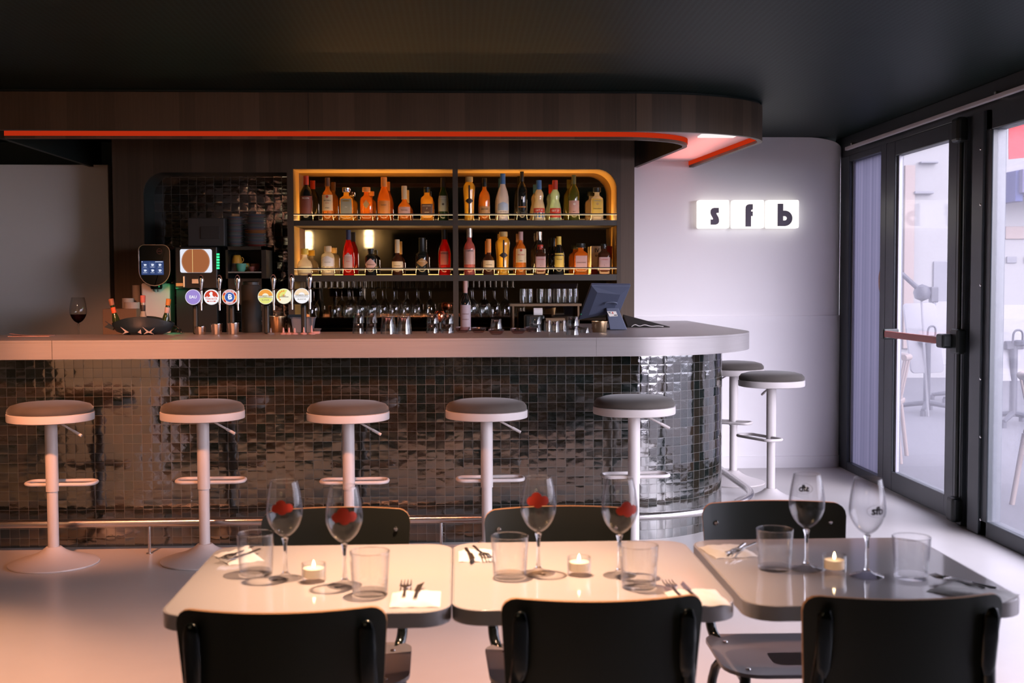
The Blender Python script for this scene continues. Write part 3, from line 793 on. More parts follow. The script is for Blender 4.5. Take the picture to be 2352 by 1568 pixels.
# ------------------------------------------------------------------ sign: three light boxes
sg = thing('light_sign', 'three small lit white boxes with the dark letters s, f and b', 'sign', (0, 0, 0))
ysg = YB - 0.07
for (a, c) in ((1604, 1675), (1683, 1755), (1762, 1835)):
    x0, x1, z1, z0 = X(a, ysg, 490), X(c, ysg, 490), Z(459, ysg, 1720), Z(524, ysg, 1720)
    bxo = MB().prism(rrect(x1 - x0, z1 - z0, 0.012, 4, (x0 + x1)/2, (z0 + z1)/2), ysg, YB - 0.004, lambda x, z, y: (x, y, z)).build('light_box', M['sign'], sg, smooth=0)
    u = (z1 - z0)/66.0
    cx0, cz0 = (x0 + x1)/2, (z0 + z1)/2
    lt = MB()
    if a == 1604:        # s
        ox, oz = 3.0, -5.0
        pts = [(8.5, 19.5), (-2.5, 19.5), (-7.5, 18), (-10.5, 14), (-11, 8), (-9.5, 3), (-6, -3), (-4.6, -6), (-5.4, -7.6), (-10.5, -7.6), (-10.5, -19.5), (1.5, -19.5), (6.5, -17.5), (9, -13.5), (9, -7), (7.5, -2), (3.8, 4), (2.8, 6.6), (3.6, 8), (8.5, 8)]
    elif a == 1683:      # f
        ox, oz = 2.0, -3.0
        pts = [(8, 26), (-1, 26), (-6, 24), (-8.6, 20), (-9, 14), (-9, -26), (4, -26), (4, -1.5), (8, -1.5), (8, 9), (4, 9), (4.2, 12.5), (8, 14)]
    else:                # b
        ox, oz = 4.0, -2.0
        pts = None
        lt.prism([(cx0 + (ox + x)*u, cz0 + (oz + z)*u) for x, z in [(-17, 26), (-4, 26), (-4, -26), (-17, -26)]], ysg - 0.004, ysg + 0.004, lambda x, z, y: (x, y, z))
        ro_ = [(18*math.cos(math.radians(q)), -8 + 18*math.sin(math.radians(q))) for q in range(-90, 91, 10)]
        ri_ = [(5*math.cos(math.radians(q)), -8 + 5*math.sin(math.radians(q))) for q in range(90, -91, -10)]
        lt.prism([(cx0 + (ox + x)*u, cz0 + (oz + z)*u) for x, z in [(-4.2, -26)] + ro_ + [(-4.2, 10)] + [(-4.2, -3)] + ri_ + [(-4.2, -13)]], ysg - 0.0035, ysg + 0.0035, lambda x, z, y: (x, y, z))
    if pts: lt.prism([(cx0 + (ox + x)*u, cz0 + (oz + z)*u) for x, z in pts], ysg - 0.004, ysg + 0.004, lambda x, z, y: (x, y, z))
    lt.build('letter', M['letters'], bxo, smooth=0)
# ------------------------------------------------------------------ bar stools
def make_stool(dz=0.0):
    t = thing('bar_stool', 'x', 'stool')
    MB().lathe([(0, 0), (0.214, 0), (0.217, 0.004), (0.216, 0.009), (0.19, 0.018), (0.14, 0.032), (0.095, 0.048), (0.06, 0.066), (0.043, 0.080), (0.036, 0.086), (0.0, 0.086)], 48).build('base', M['white_metal'], t, smooth=30)
    MB().lathe([(0, 0.075), (0.0265, 0.075), (0.0265, 0.40), (0, 0.40)], 28).build('lower_column', M['white_metal'], t)
    MB().lathe([(0, 0.362 + dz), (0.0305, 0.362 + dz), (0.0305, 0.70 + dz), (0.05, 0.712 + dz), (0, 0.712 + dz)], 28).build('upper_column', M['white_metal'], t)
    ring = [(x, 0.075 + y, 0.392 + dz) for x, y in rrect(0.335, 0.125, 0.045, 5, 0.022, 0)]
    fr = MB().tube(ring, 0.0095, 10, True, sq=(1, 1)).build('footrest', M['white_metal'], t)
    MB().tube(smooth_path([(0.05, -0.03, 0.712 + dz), (0.062, -0.035, 0.700 + dz), (0.10, -0.045, 0.680 + dz), (0.165, -0.06, 0.645 + dz)]), 0.0055, 8).tube([(0.125, -0.051, 0.6665 + dz), (0.167, -0.0605, 0.644 + dz)], 0.0075, 8).build('height_lever', M['white_metal'], t)
    MB().lathe([(0, 0.712 + dz), (0.19, 0.712 + dz), (0.205, 0.716 + dz), (0.206, 0.722 + dz), (0.206, 0.752 + dz), (0.200, 0.754 + dz), (0, 0.754 + dz)], 56).build('seat_pan', M['white_metal'], t, smooth=35)
    MB().lathe([(0, 0.752 + dz), (0.199, 0.752 + dz), (0.2035, 0.760 + dz), (0.201, 0.774 + dz), (0.188, 0.789 + dz), (0.15, 0.800 + dz), (0.08, 0.806 + dz), (0, 0.808 + dz)], 56).build('cushion', M['velvet'], t, smooth=60)
    return t
for px, py, dz, rz, lab in ((124, 1294, 0.0, 0.0, 'white bar stool with taupe velvet seat, leftmost along the tiled bar'),
                            (471, 1287, 0.0, 0.02, 'white velvet-topped bar stool behind the left corner of the left table'),
                            (803, 1283, -0.010, 0.0, 'white velvet-topped bar stool rising behind the chair at the left table'),
                            (1119, 1280, -0.004, 0.03, 'white velvet-topped bar stool between the left and the middle table chairs'),
                            (1456, 1280, 0.014, 0.06, 'white velvet-topped bar stool in front of the curved end of the bar'),
                            (1770, 1152, 0.018, 2.0, 'white velvet-topped stool standing free at the bar end, nearest the glass door'),
                            (1684, 1108, 0.036, 2.6, 'white velvet-topped stool half hidden behind the bar end')):
    s = make_stool(dz)
    p = atZ(px, py, 0.0)
    s.location = (p.x, min(p.y, 6.06) if px < 1500 else p.y, 0); s.rotation_euler.z = rz
    s['label'] = lab; s['group'] = 'bar stools'

# ------------------------------------------------------------------ dining chairs
def make_chair():
    t = thing('dining_chair', 'x', 'chair')
    # bent plywood back: columns across, rounded corners, concave towards the sitter
    W, ZB_, ZT, R_ = 0.384, 0.575, 0.799, 0.032
    us = [-1, -0.985, -0.95, -0.90, -0.85] + [-0.8 + 1.6*k/16 for k in range(1, 16)] + [0.85, 0.90, 0.95, 0.985, 1]
    def colz(u, top):
        e = (1 - abs(u))*W/2
        c = 0 if e >= R_ else R_ - math.sqrt(max(0, R_*R_ - (R_ - e)**2))
        return (ZT - c) if top else (ZB_ + c)
    b = MB(); vs_ = []
    for u in us:
        yc = -0.235 + 0.050*u*u
        for z in (colz(u, False), colz(u, True)):
            k = 0.93 + 0.07*(z - ZB_)/(ZT - ZB_)
            lean = -0.030*(z - ZB_)/(ZT - ZB_)
            for dy in (0, 0.010): vs_.append((u*W/2*k, yc + dy + lean, z))
    N = len(us)
    b.add(vs_, [(4*i, 4*i + 4, 4*i + 6, 4*i + 2) for i in range(N - 1)] + [(4*i + 1, 4*i + 3, 4*i + 7, 4*i + 5) for i in range(N - 1)], 0)
    b.add(vs_, [(4*i + 2, 4*i + 6, 4*i + 7, 4*i + 3) for i in range(N - 1)] + [(4*i, 4*i + 1, 4*i + 5, 4*i + 4) for i in range(N - 1)] + [(0, 2, 3, 1), (4*N - 4, 4*N - 3, 4*N - 1, 4*N - 2)], 1)
    back = b.build('backrest', [M['black_lam'], M['ply']], t, smooth=35)
    for s in (-1, 1):
        bl = MB().lathe([(0, 0.004), (0.005, 0.003), (0.0068, 0)], 14).build('bolt', M['chrome'], back)
        bl.matrix_local = Matrix.Translation((s*0.152, -0.2135, 0.748)) @ Matrix.Rotation(-PI/2, 4, 'X')
    # seat
    b = MB()
    out = rrect(0.385, 0.335, [0.09, 0.09, 0.05, 0.05], 6, 0, -0.015)
    rings = [(1.0, 0.452), (1.0, 0.461), (0.88, 0.459), (0.6, 0.4545), (0.3, 0.452)]
    vs_ = []
    for k, z in rings: vs_ += [(x*k, 0.01 + (y - 0.01)*k, z) for x, y in out]
    n = len(out)
    b.add(vs_, [(r*n + k, r*n + (k + 1) % n, (r + 1)*n + (k + 1) % n, (r + 1)*n + k) for r in range(4) for k in range(n)] + [tuple(reversed(range(n))), tuple(range(4*n, 5*n))], 0)
    seat = b.build('seat', M['grey_pad'], t, smooth=50)
    for x, y in ((-0.145, -0.12), (0.145, -0.12), (-0.135, 0.10), (0.135, 0.10)):
        MB().lathe([(0, 0.0025), (0.005, 0.002), (0.0065, 0)], 12, (x, y, 0.459)).build('rivet', M['chrome'], seat)
    for s in (-1, 1):
        path = [(0.155*s, -0.2365, 0.765), (0.156*s, -0.2335, 0.74), (0.158*s, -0.225, 0.69), (0.165*s, -0.212, 0.60), (0.170*s, -0.212, 0.50), (0.163*s, -0.185, 0.452), (0.140*s, -0.13, 0.441), (0.135*s, 0.0, 0.440), (0.135*s, 0.07, 0.440), (0.145*s, 0.115, 0.425), (0.165*s, 0.138, 0.36), (0.185*s, 0.155, 0.012)]
        P = smooth_path(path)
        Rr = [0.0135]*len(P)
        MB().tube(P, Rr, 12).build('frame_tube', M['black_gloss'], t)
        pad = MB().lathe([(0, -0.075), (0.009, -0.070), (0.0145, -0.05), (0.0155, 0.0), (0.0145, 0.045), (0.009, 0.062), (0, 0.066)], 16, sy=0.42)
        pd = pad.build('back_pad', M['black_gloss'], t)
        pd.matrix_local = Matrix.Translation((0.156*s, -0.238, 0.715)) @ Matrix.Rotation(math.radians(8), 4, 'X')
        leg = smooth_path([(0.136*s, 0.06, 0.424), (0.136*s, -0.06, 0.424), (0.145*s, -0.135, 0.415), (0.172*s, -0.175, 0.36), (0.185*s, -0.215, 0.012)])
        MB().tube(leg, 0.0125, 12).build('leg', M['black_gloss'], t)
        for p in ((0.185*s, 0.155, 0), (0.185*s, -0.215, 0)):
            MB().cyl(p, 0.016, 0.022, 14).build('foot_cap', M['black'], t)
    return t
ch0 = make_chair()
cpos = [(-0.325, 2.140 + 0.235, 0.0, -0.012, 'black plywood chair with its back to the viewer at the left table'),
        (0.262, 2.185 + 0.235, 0.015, -0.008, 'black plywood chair with its back to the viewer at the middle table'),
        (0.832, 2.165 + 0.235, -0.01, 0.002, 'black plywood chair with its back to the viewer at the grey right table'),
        (-0.315, 3.10 - 0.235, PI + 0.02, 0.004, 'black plywood chair facing the viewer across the left table'),
        (0.257, 3.08 - 0.235, PI + 0.03, 0.004, 'black plywood chair facing the viewer across the middle table'),
        (0.822, 3.125 - 0.235, PI - 0.02, 0.006, 'black plywood chair facing the viewer across the grey right table')]
for k, (x, y, rz, dz, lab) in enumerate(cpos):
    c = ch0 if k == 0 else dup(ch0, (x, y, 0), rz)
    c.location = (x, y, 0); c.rotation_euler.z = rz
    c['label'] = lab; c['group'] = 'dining chairs'

# ------------------------------------------------------------------ dining tables
ZT_ = 0.74
def make_table():
    t = thing('dining_table', 'x', 'table')
    out = rrect(0.566, 0.615, 0.062, 8)
    MB().prism(out, ZT_ - 0.028, ZT_).build('tabletop', M['table'], t, bevel=0.0015)
    ob = rrect(0.571, 0.620, 0.0645, 8)
    b = MB(); n = len(out)
    vs_ = [(x, y, z) for x, y in ob for z in (ZT_ - 0.031, ZT_ - 0.0008)] + [(x, y, z) for x, y in out for z in (ZT_ - 0.031, ZT_ - 0.0008)]
    fs = []
    for k in range(n):
        j = (k + 1) % n
        fs += [(2*k, 2*j, 2*j + 1, 2*k + 1), (2*k + 1, 2*j + 1, 2*n + 2*j + 1, 2*n + 2*k + 1), (2*k, 2*n + 2*k, 2*n + 2*j, 2*j)]
    b.add(vs_, fs)
    b.build('edge_band', M['alu'], t, smooth=50, recalc=False)
    MB().cyl((0, 0, 0.018), 0.030, ZT_ - 0.05, 20).build('column', M['black'], t)
    MB().prism(rrect(0.30, 0.30, 0.03), 0.0, 0.016).build('foot_plate', M['black'], t, bevel=0.004)
    MB().prism(rrect(0.26, 0.26, 0.02), ZT_ - 0.036, ZT_ - 0.0285).build('mounting_plate', M['black'], t)
    return t
tb0 = make_table()
for k, (x, y, rz, lab) in enumerate(((-0.305, 2.628, 0.0, 'left dining table, brightly lit cream top with a metal edge'),
                                     (0.268, 2.635, 0.0, 'middle dining table, brightly lit pale top with a metal edge'),
                                     (0.856, 2.632, 0.0, 'right dining table, glossy grey top in the daylight by the glass front'))):
    o = tb0 if k == 0 else dup(tb0, (x, y, 0), rz)
    o.location = (x, y, 0); o['label'] = lab; o['group'] = 'dining tables'

# ------------------------------------------------------------------ glasses and candles on the tables
WG = [(0.0365, 0.0), (0.0365, 0.0012), (0.030, 0.0035), (0.014, 0.007), (0.0062, 0.014), (0.0040, 0.028), (0.0036, 0.055), (0.0042, 0.078), (0.0075, 0.090), (0.018, 0.101), (0.030, 0.116), (0.0378, 0.134), (0.0395, 0.147), (0.0385, 0.163), (0.0345, 0.190), (0.0295, 0.214)]
def wg_r(z):
    D = densify(WG)
    for (r0, z0), (r1, z1) in zip(D, D[1:]):
        if z0 <= z <= z1: return r0 + (r1 - r0)*(z - z0)/(z1 - z0)
    return 0.03
def densify(prof, k=3):
    """Catmull-Rom through the profile so lathed glass has no rings of flat facets"""
    out = []
    for i in range(len(prof) - 1):
        p0 = prof[max(i - 1, 0)]; p1 = prof[i]; p2 = prof[i + 1]; p3 = prof[min(i + 2, len(prof) - 1)]
        for j in range(k):
            s = j/k
            out.append(tuple(0.5*((2*p1[a]) + (-p0[a] + p2[a])*s + (2*p0[a] - 5*p1[a] + 4*p2[a] - p3[a])*s*s + (-p0[a] + 3*p1[a] - 3*p2[a] + p3[a])*s**3) for a in (0, 1)))
    out.append(prof[-1])
    return [(max(r, 0.0), z) for r, z in out]
def wine_glass(px, py, label, logo):
    p = atZ(px, py, ZT_)
    t = thing('wine_glass', label, 'glass', (p.x, p.y, ZT_ + 0.0005), 0, 'wine glasses on the tables')
    MB().lathe([(0, 0.0)] + WG[:5] + [(0, 0.0141)], 40).build('foot', M['glass'], t, smooth=60)
    MB().lathe([(0, 0.0142)] + [(WG[4][0], 0.0142)] + WG[5:9] + [(0, 0.0915)], 24).build('stem', M['glass_solid'], t, smooth=60)
    bowl = [q for q in WG[8:]]
    ins = [(max(r - 0.0011, 0), z + 0.0012) for r, z in bowl]
    bw = MB().lathe(densify([(0.0, 0.0895)] + bowl[1:]) , 48)
    bw.lathe(densify([(0.0, 0.0925)] + [(r, z) for r, z in ins[1:-1]] + [(bowl[-1][0] - 0.001, 0.2138)]), 48)
    bo = bw.build('bowl', M['glass'], t, smooth=80)
    MB().tube([(0.0291*math.cos(2*PI*k/40), 0.0291*math.sin(2*PI*k/40), 0.2142) for k in range(40)], 0.0006, 6, True).build('rim', M['glass_solid'], t)
    kind, a0, zc, sc = logo
    def wrap(x, y, z):
        zz = zc + y
        R_ = wg_r(zz) + (0.0008 if kind != 'dark_far' else 0.0004)
        a = a0 + x/0.036
        return (R_*math.cos(a), R_*math.sin(a), zz)
    b = MB()
    if kind == 'red':
        for cx_, cz_, rr in ((-0.0105, -0.002, 0.0068), (-0.002, 0.004, 0.0082), (0.0095, -0.001, 0.0072), (0.0, -0.004, 0.0080)):
            n = 28
            b.add([wrap((cx_ + rr*f*math.cos(2*PI*k/n))*sc, (cz_ + rr*f*math.sin(2*PI*k/n))*sc, 0) for f in (1.0, 0.5) for k in range(n)] + [wrap(cx_*sc, cz_*sc, 0)],
                  [(k, (k + 1) % n, n + (k + 1) % n, n + k) for k in range(n)] + [(n + k, n + (k + 1) % n, 2*n) for k in range(n)])
        b.build('printed_mark', M['ink_red'], bo, smooth=0)
    else:
        me = text_mesh('sfb', 0.024*sc, 0.0007, 0.92)
        b.merge(me, wrap)
        ov = [(0.021*sc*math.cos(2*PI*k/48), 0.0135*sc*math.sin(2*PI*k/48)) for k in range(48)]
        iv = [(x*0.965, y*0.95) for x, y in ov]
        vs_ = [wrap(x, y, 0) for x, y in ov] + [wrap(x, y, 0) for x, y in iv]
        b.add(vs_, [(k, (k + 1) % 48, 48 + (k + 1) % 48, 48 + k) for k in range(48)], 1)
        b.build('printed_mark', [M['ink'], flat('pale_grey', (0.55, 0.52, 0.55))], bo, smooth=0)
    return t
F = -PI/2
wine_glass(656, 1329, 'wine glass with a red mark, left of the candle on the left table', ('red', F, 0.163, 1.3))
wine_glass(792, 1345, 'wine glass with a red mark, right of the candle on the left table', ('red', F + 0.12, 0.156, 1.5))
wine_glass(1237, 1317, 'wine glass with an orange-red mark, left of the candle on the middle table', ('red', F - 0.1, 0.170, 1.4))
wine_glass(1423, 1322, 'wine glass with a red mark, right of the candle on the middle table', ('red', F + 0.35, 0.153, 1.4))
wine_glass(1852, 1307, 'wine glass with mirrored dark letters, left of the candle on the grey table', ('dark_far', PI/2 - 0.1, 0.175, 0.9))
wine_glass(1991, 1323, 'wine glass with dark letters in an oval, right of the candle on the grey table', ('dark', F + 0.22, 0.150, 1.02))

TG = [(0.0355, 0.0), (0.0365, 0.004), (0.0370, 0.020), (0.0395, 0.060), (0.0412, 0.0900)]
def tumbler(px, py, label):
    p = atZ(px, py, ZT_)
    t = thing('water_tumbler', label, 'glass', (p.x, p.y, ZT_ + 0.0005), 0, 'water tumblers on the tables')
    MB().lathe([(0, 0.0)] + [(0.0345, 0.0), (0.0362, 0.002), (0.0364, 0.0085), (0, 0.0085)], 48).build('thick_base', M['glass'], t, smooth=50)
    b = MB().lathe(densify([(0.0368, 0.0095)] + TG[2:]), 48)
    b.lathe(densify([(0.0352, 0.0095), (0.0355, 0.02), (0.0380, 0.06), (0.0398, 0.0898)]), 48)
    b.build('wall', M['glass'], t, smooth=60)
    MB().tube([(0.0405*math.cos(2*PI*k/48), 0.0405*math.sin(2*PI*k/48), 0.0902) for k in range(48)], 0.0009, 6, True).build('rim', M['glass_solid'], t)
    return t
tumbler(588, 1318, 'clear tumbler at the far left of the left table')
tumbler(850, 1365, 'clear tumbler right of the wine glasses on the left table')
tumbler(1171, 1325, 'clear tumbler left of the wine glasses on the middle table')
tumbler(1467, 1349, 'clear tumbler right of the wine glasses on the middle table')
tumbler(1779, 1307, 'clear tumbler left of the wine glasses on the grey table')
tumbler(2092, 1327, 'clear tumbler right of the wine glasses on the grey table')

def tealight(px, py, label):
    p = atZ(px, py, ZT_)
    t = thing('candle_holder', label, 'candle', (p.x, p.y, ZT_ + 0.0005), 0, 'lit tea lights on the tables')
    n = 96
    b = MB()
    def ring(r, z, amp): return [((r + amp*(k % 2))*math.cos(2*PI*k/n), (r + amp*(k % 2))*math.sin(2*PI*k/n), z) for k in range(n)]
    vs_ = ring(0.0235, 0, 0) + ring(0.0248, 0.003, 0.0006) + ring(0.0255, 0.036, 0.0006) + ring(0.0255, 0.040, 0) + ring(0.0235, 0.040, 0) + ring(0.0230, 0.010, 0)
    b.add(vs_, [(r*n + k, r*n + (k + 1) % n, (r + 1)*n + (k + 1) % n, (r + 1)*n + k) for r in range(5) for k in range(n)])
    b.build('ribbed_glass', M['glass'], t, smooth=30)
    MB().lathe([(0, 0.010), (0.0222, 0.010), (0.0222, 0.029), (0.019, 0.0275), (0, 0.027)], 32).build('wax', M['wax'], t, smooth=50)
    MB().lathe([(0, 0.029), (0.0026, 0.032), (0.0034, 0.036), (0.002, 0.042), (0, 0.047)], 14).build('flame', M['flame'], t, smooth=70)
    MB().rod((0, 0, 0.027), (0, 0, 0.031), 0.0007, 6).build('wick', M['black'], t)
    return t
tealight(721, 1335, 'lit tea light between the two wine glasses on the left table')
tealight(1330, 1320, 'lit tea light between the two wine glasses on the middle table')
tealight(1916, 1315, 'lit tea light between the two wine glasses on the grey table')

# ------------------------------------------------------------------ napkins and cutlery
def napkin(px, py, rz, label, w=0.095, d=0.13, m='paper', corner=0.0):
    p = atZ(px, py, ZT_)
    t = thing('napkin', label, 'napkin', (p.x, p.y, ZT_ + 0.0003), rz, 'folded napkins')
    b = MB()
    nx, ny = 10, 12
    def top(i, j):
        x, y = -w/2 + w*i/nx, -d/2 + d*j/ny
        ed = min(i, nx - i, 2)/2*min(j, ny - j, 2)/2
        return (x, y, 0.0015 + 0.0075*ed**0.5 + 0.0012*math.sin(i*1.7 + j*0.9) + (0.02*max(0, (i/nx + j/ny - 1.35)) if corner else 0))
    vs_ = [top(i, j) for j in range(ny + 1) for i in range(nx + 1)]
    q = nx + 1
    b.add(vs_, [(j*q + i, j*q + i + 1, (j + 1)*q + i + 1, (j + 1)*q + i) for j in range(ny) for i in range(nx)])
    b.add([(x, y, 0) for x, y, z in vs_], [(j*q + i, (j + 1)*q + i, (j + 1)*q + i + 1, j*q + i + 1) for j in range(ny) for i in range(nx)])
    rim = [i for i in range(q)] + [j*q + nx for j in range(1, ny + 1)] + [ny*q + i for i in range(nx - 1, -1, -1)] + [j*q for j in range(ny - 1, 0, -1)]
    b.add([vs_[i] for i in rim] + [(vs_[i][0], vs_[i][1], 0) for i in rim], [(k, len(rim) + k, len(rim) + (k + 1) % len(rim), (k + 1) % len(rim)) for k in range(len(rim))])
    b.build('folded_cloth', M[m], t, smooth=50)
    return t, p
def fork(px, py, rz, label):
    p = atZ(px, py, ZT_)
    t = thing('fork', label, 'fork', (p.x, p.y, ZT_ + 0.011), rz, 'forks')
    MB().tube([(0, -0.075, 0.001), (0, -0.03, 0.0), (0, 0.004, 0.001)], [0.0042, 0.003, 0.0032], 8, sq=(0.45, 1)).build('handle', M['steel'], t)
    b = MB().prism([(-0.004, 0.0), (0.004, 0.0), (0.0125, 0.012), (0.0125, 0.022), (-0.0125, 0.022), (-0.0125, 0.012)], 0, 0.0018)
    b.build('head', M['steel'], t, bevel=0.0005)
    for k in range(4):
        x = -0.0105 + 0.007*k
        MB().tube([(x, 0.021, 0.001), (x, 0.042, -0.001), (x*0.96, 0.062, 0.002)], [0.0019, 0.0017, 0.0008], 6).build('tine', M['steel'], t)
    return t
def knife(px, py, rz, label):
    p = atZ(px, py, ZT_)
    t = thing('table_knife', label, 'knife', (p.x, p.y, ZT_ + 0.0105), rz, 'table knives')
    MB().tube([(0, -0.075, 0), (0, -0.02, 0.0)], [0.0045, 0.0038], 8, sq=(0.5, 1)).build('handle', M['steel'], t)
    MB().prism([(-0.006, -0.02), (0.006, -0.02), (0.0075, 0.02), (0.0095, 0.055), (0.006, 0.048), (-0.004, 0.03)], 0, 0.0012).build('blade', M['steel'], t)
    return t
napkin(955, 1378, 0.0, 'white folded napkin under cutlery at the front right of the left table', 0.10, 0.115)
fork(931, 1362, 0.0, 'fork with bright tines at the front right of the left table')
knife(960, 1364, -0.05, 'knife with a dark tip at the front right of the left table')
napkin(548, 1282, 0.5, 'crumpled white napkin in the far left corner of the left table', 0.085, 0.12, corner=1)
fork(540, 1282, PI - 0.4, 'fork lying on the napkin in the far corner of the left table')
knife(556, 1286, PI - 0.4, 'knife lying on the crumpled napkin of the left table')
napkin(1600, 1375, 0.06, 'pinkish folded napkin at the front right of the middle table', 0.11, 0.12)
fork(1547, 1362, 0.05, 'fork with dark tines at the front right of the middle table')
knife(1576, 1362, 0.1, 'knife with a reddish glint at the front right of the middle table')
napkin(1095, 1278, 0.0, 'white napkin in the far left corner of the middle table', 0.085, 0.115)
fork(1107, 1280, PI + 0.25, 'fork poking out of the napkin on the middle table')
knife(1082, 1285, PI + 0.15, 'dark knife tip poking out of the napkin on the middle table')
napkin(1672, 1268, 0.15, 'white and yellowish napkin in the far left corner of the grey table', 0.105, 0.125)
fork(1702, 1270, PI - 0.7, 'fork lying on the napkin left of the tumbler on the grey table')
knife(1690, 1272, PI - 0.5, 'knife lying on the far napkin of the grey table')
napkin(2235, 1362, 0.75, 'taupe napkin in the front right corner of the grey table', 0.11, 0.15)
fork(2195, 1345, 0.5, 'fork with pale tines on the napkin of the grey table')
knife(2215, 1345, 0.6, 'knife beside the fork on the taupe napkin')
# ------------------------------------------------------------------ bottles on the lit shelves
YBOT = 8.47
PXM = YBOT/FPX
SH = {   # (r / half width, z / height) of the glass; neck radius
 'wine': ([(0, 0), (.92, 0), (1, .015), (1, .56), (.96, .63), (.72, .71), (.42, .77), (.36, .80), (.345, .97), (.37, .975), (.37, .995), (0, .995)], .80),
 'spirit': ([(0, 0), (.93, 0), (1, .02), (1, .55), (.97, .60), (.80, .66), (.50, .71), (.40, .75), (.38, .95), (.42, .96), (.42, .99), (0, .99)], .80),
 'slope': ([(0, 0), (.90, 0), (.97, .02), (1, .35), (.98, .50), (.80, .62), (.50, .73), (.40, .79), (.38, .98), (0, .98)], .78),
 'square': ([(0, 0), (.92, 0), (1, .02), (1, .62), (.92, .69), (.60, .74), (.46, .77), (.46, .93), (0, .93)], .84),
 'flask': ([(0, 0), (.94, 0), (1, .02), (1, .60), (.93, .68), (.55, .74), (.40, .77), (.40, .86), (.50, .87), (.50, .91), (0, .91)], .86),
 'squat': ([(0, 0), (.86, 0), (.97, .03), (1, .20), (.98, .38), (.80, .52), (.45, .60), (.34, .66), (.33, .80), (.38, .82), (0, .82)], .78),
 'cognac': ([(0, 0), (.86, 0), (.93, .02), (1, .30), (.97, .40), (.80, .47), (.45, .54), (.37, .58), (.34, .97), (0, .97)], .62),
 'flower': ([(0, 0), (.78, 0), (.82, .02), (.80, .20), (.84, .45), (.97, .66), (1, .73), (.97, .79), (.75, .85), (.50, .88), (.50, .90), (0, .90)], .88),
 'peanut': ([(0, 0), (.92, 0), (1, .02), (1, .30), (.88, .40), (.70, .50), (.72, .56), (.78, .62), (.70, .69), (.48, .75), (.40, .78), (.38, .97), (0, .97)], .77),
 'stub': ([(0, 0), (.93, 0), (1, .02), (1, .50), (.92, .57), (.55, .63), (.48, .66), (.46, .97), (0, .97)], .62),
 'apoth': ([(0, 0), (.92, 0), (1, .03), (1, .60), (.92, .70), (.60, .76), (.44, .80), (.42, .90), (0, .90)], .80),
}
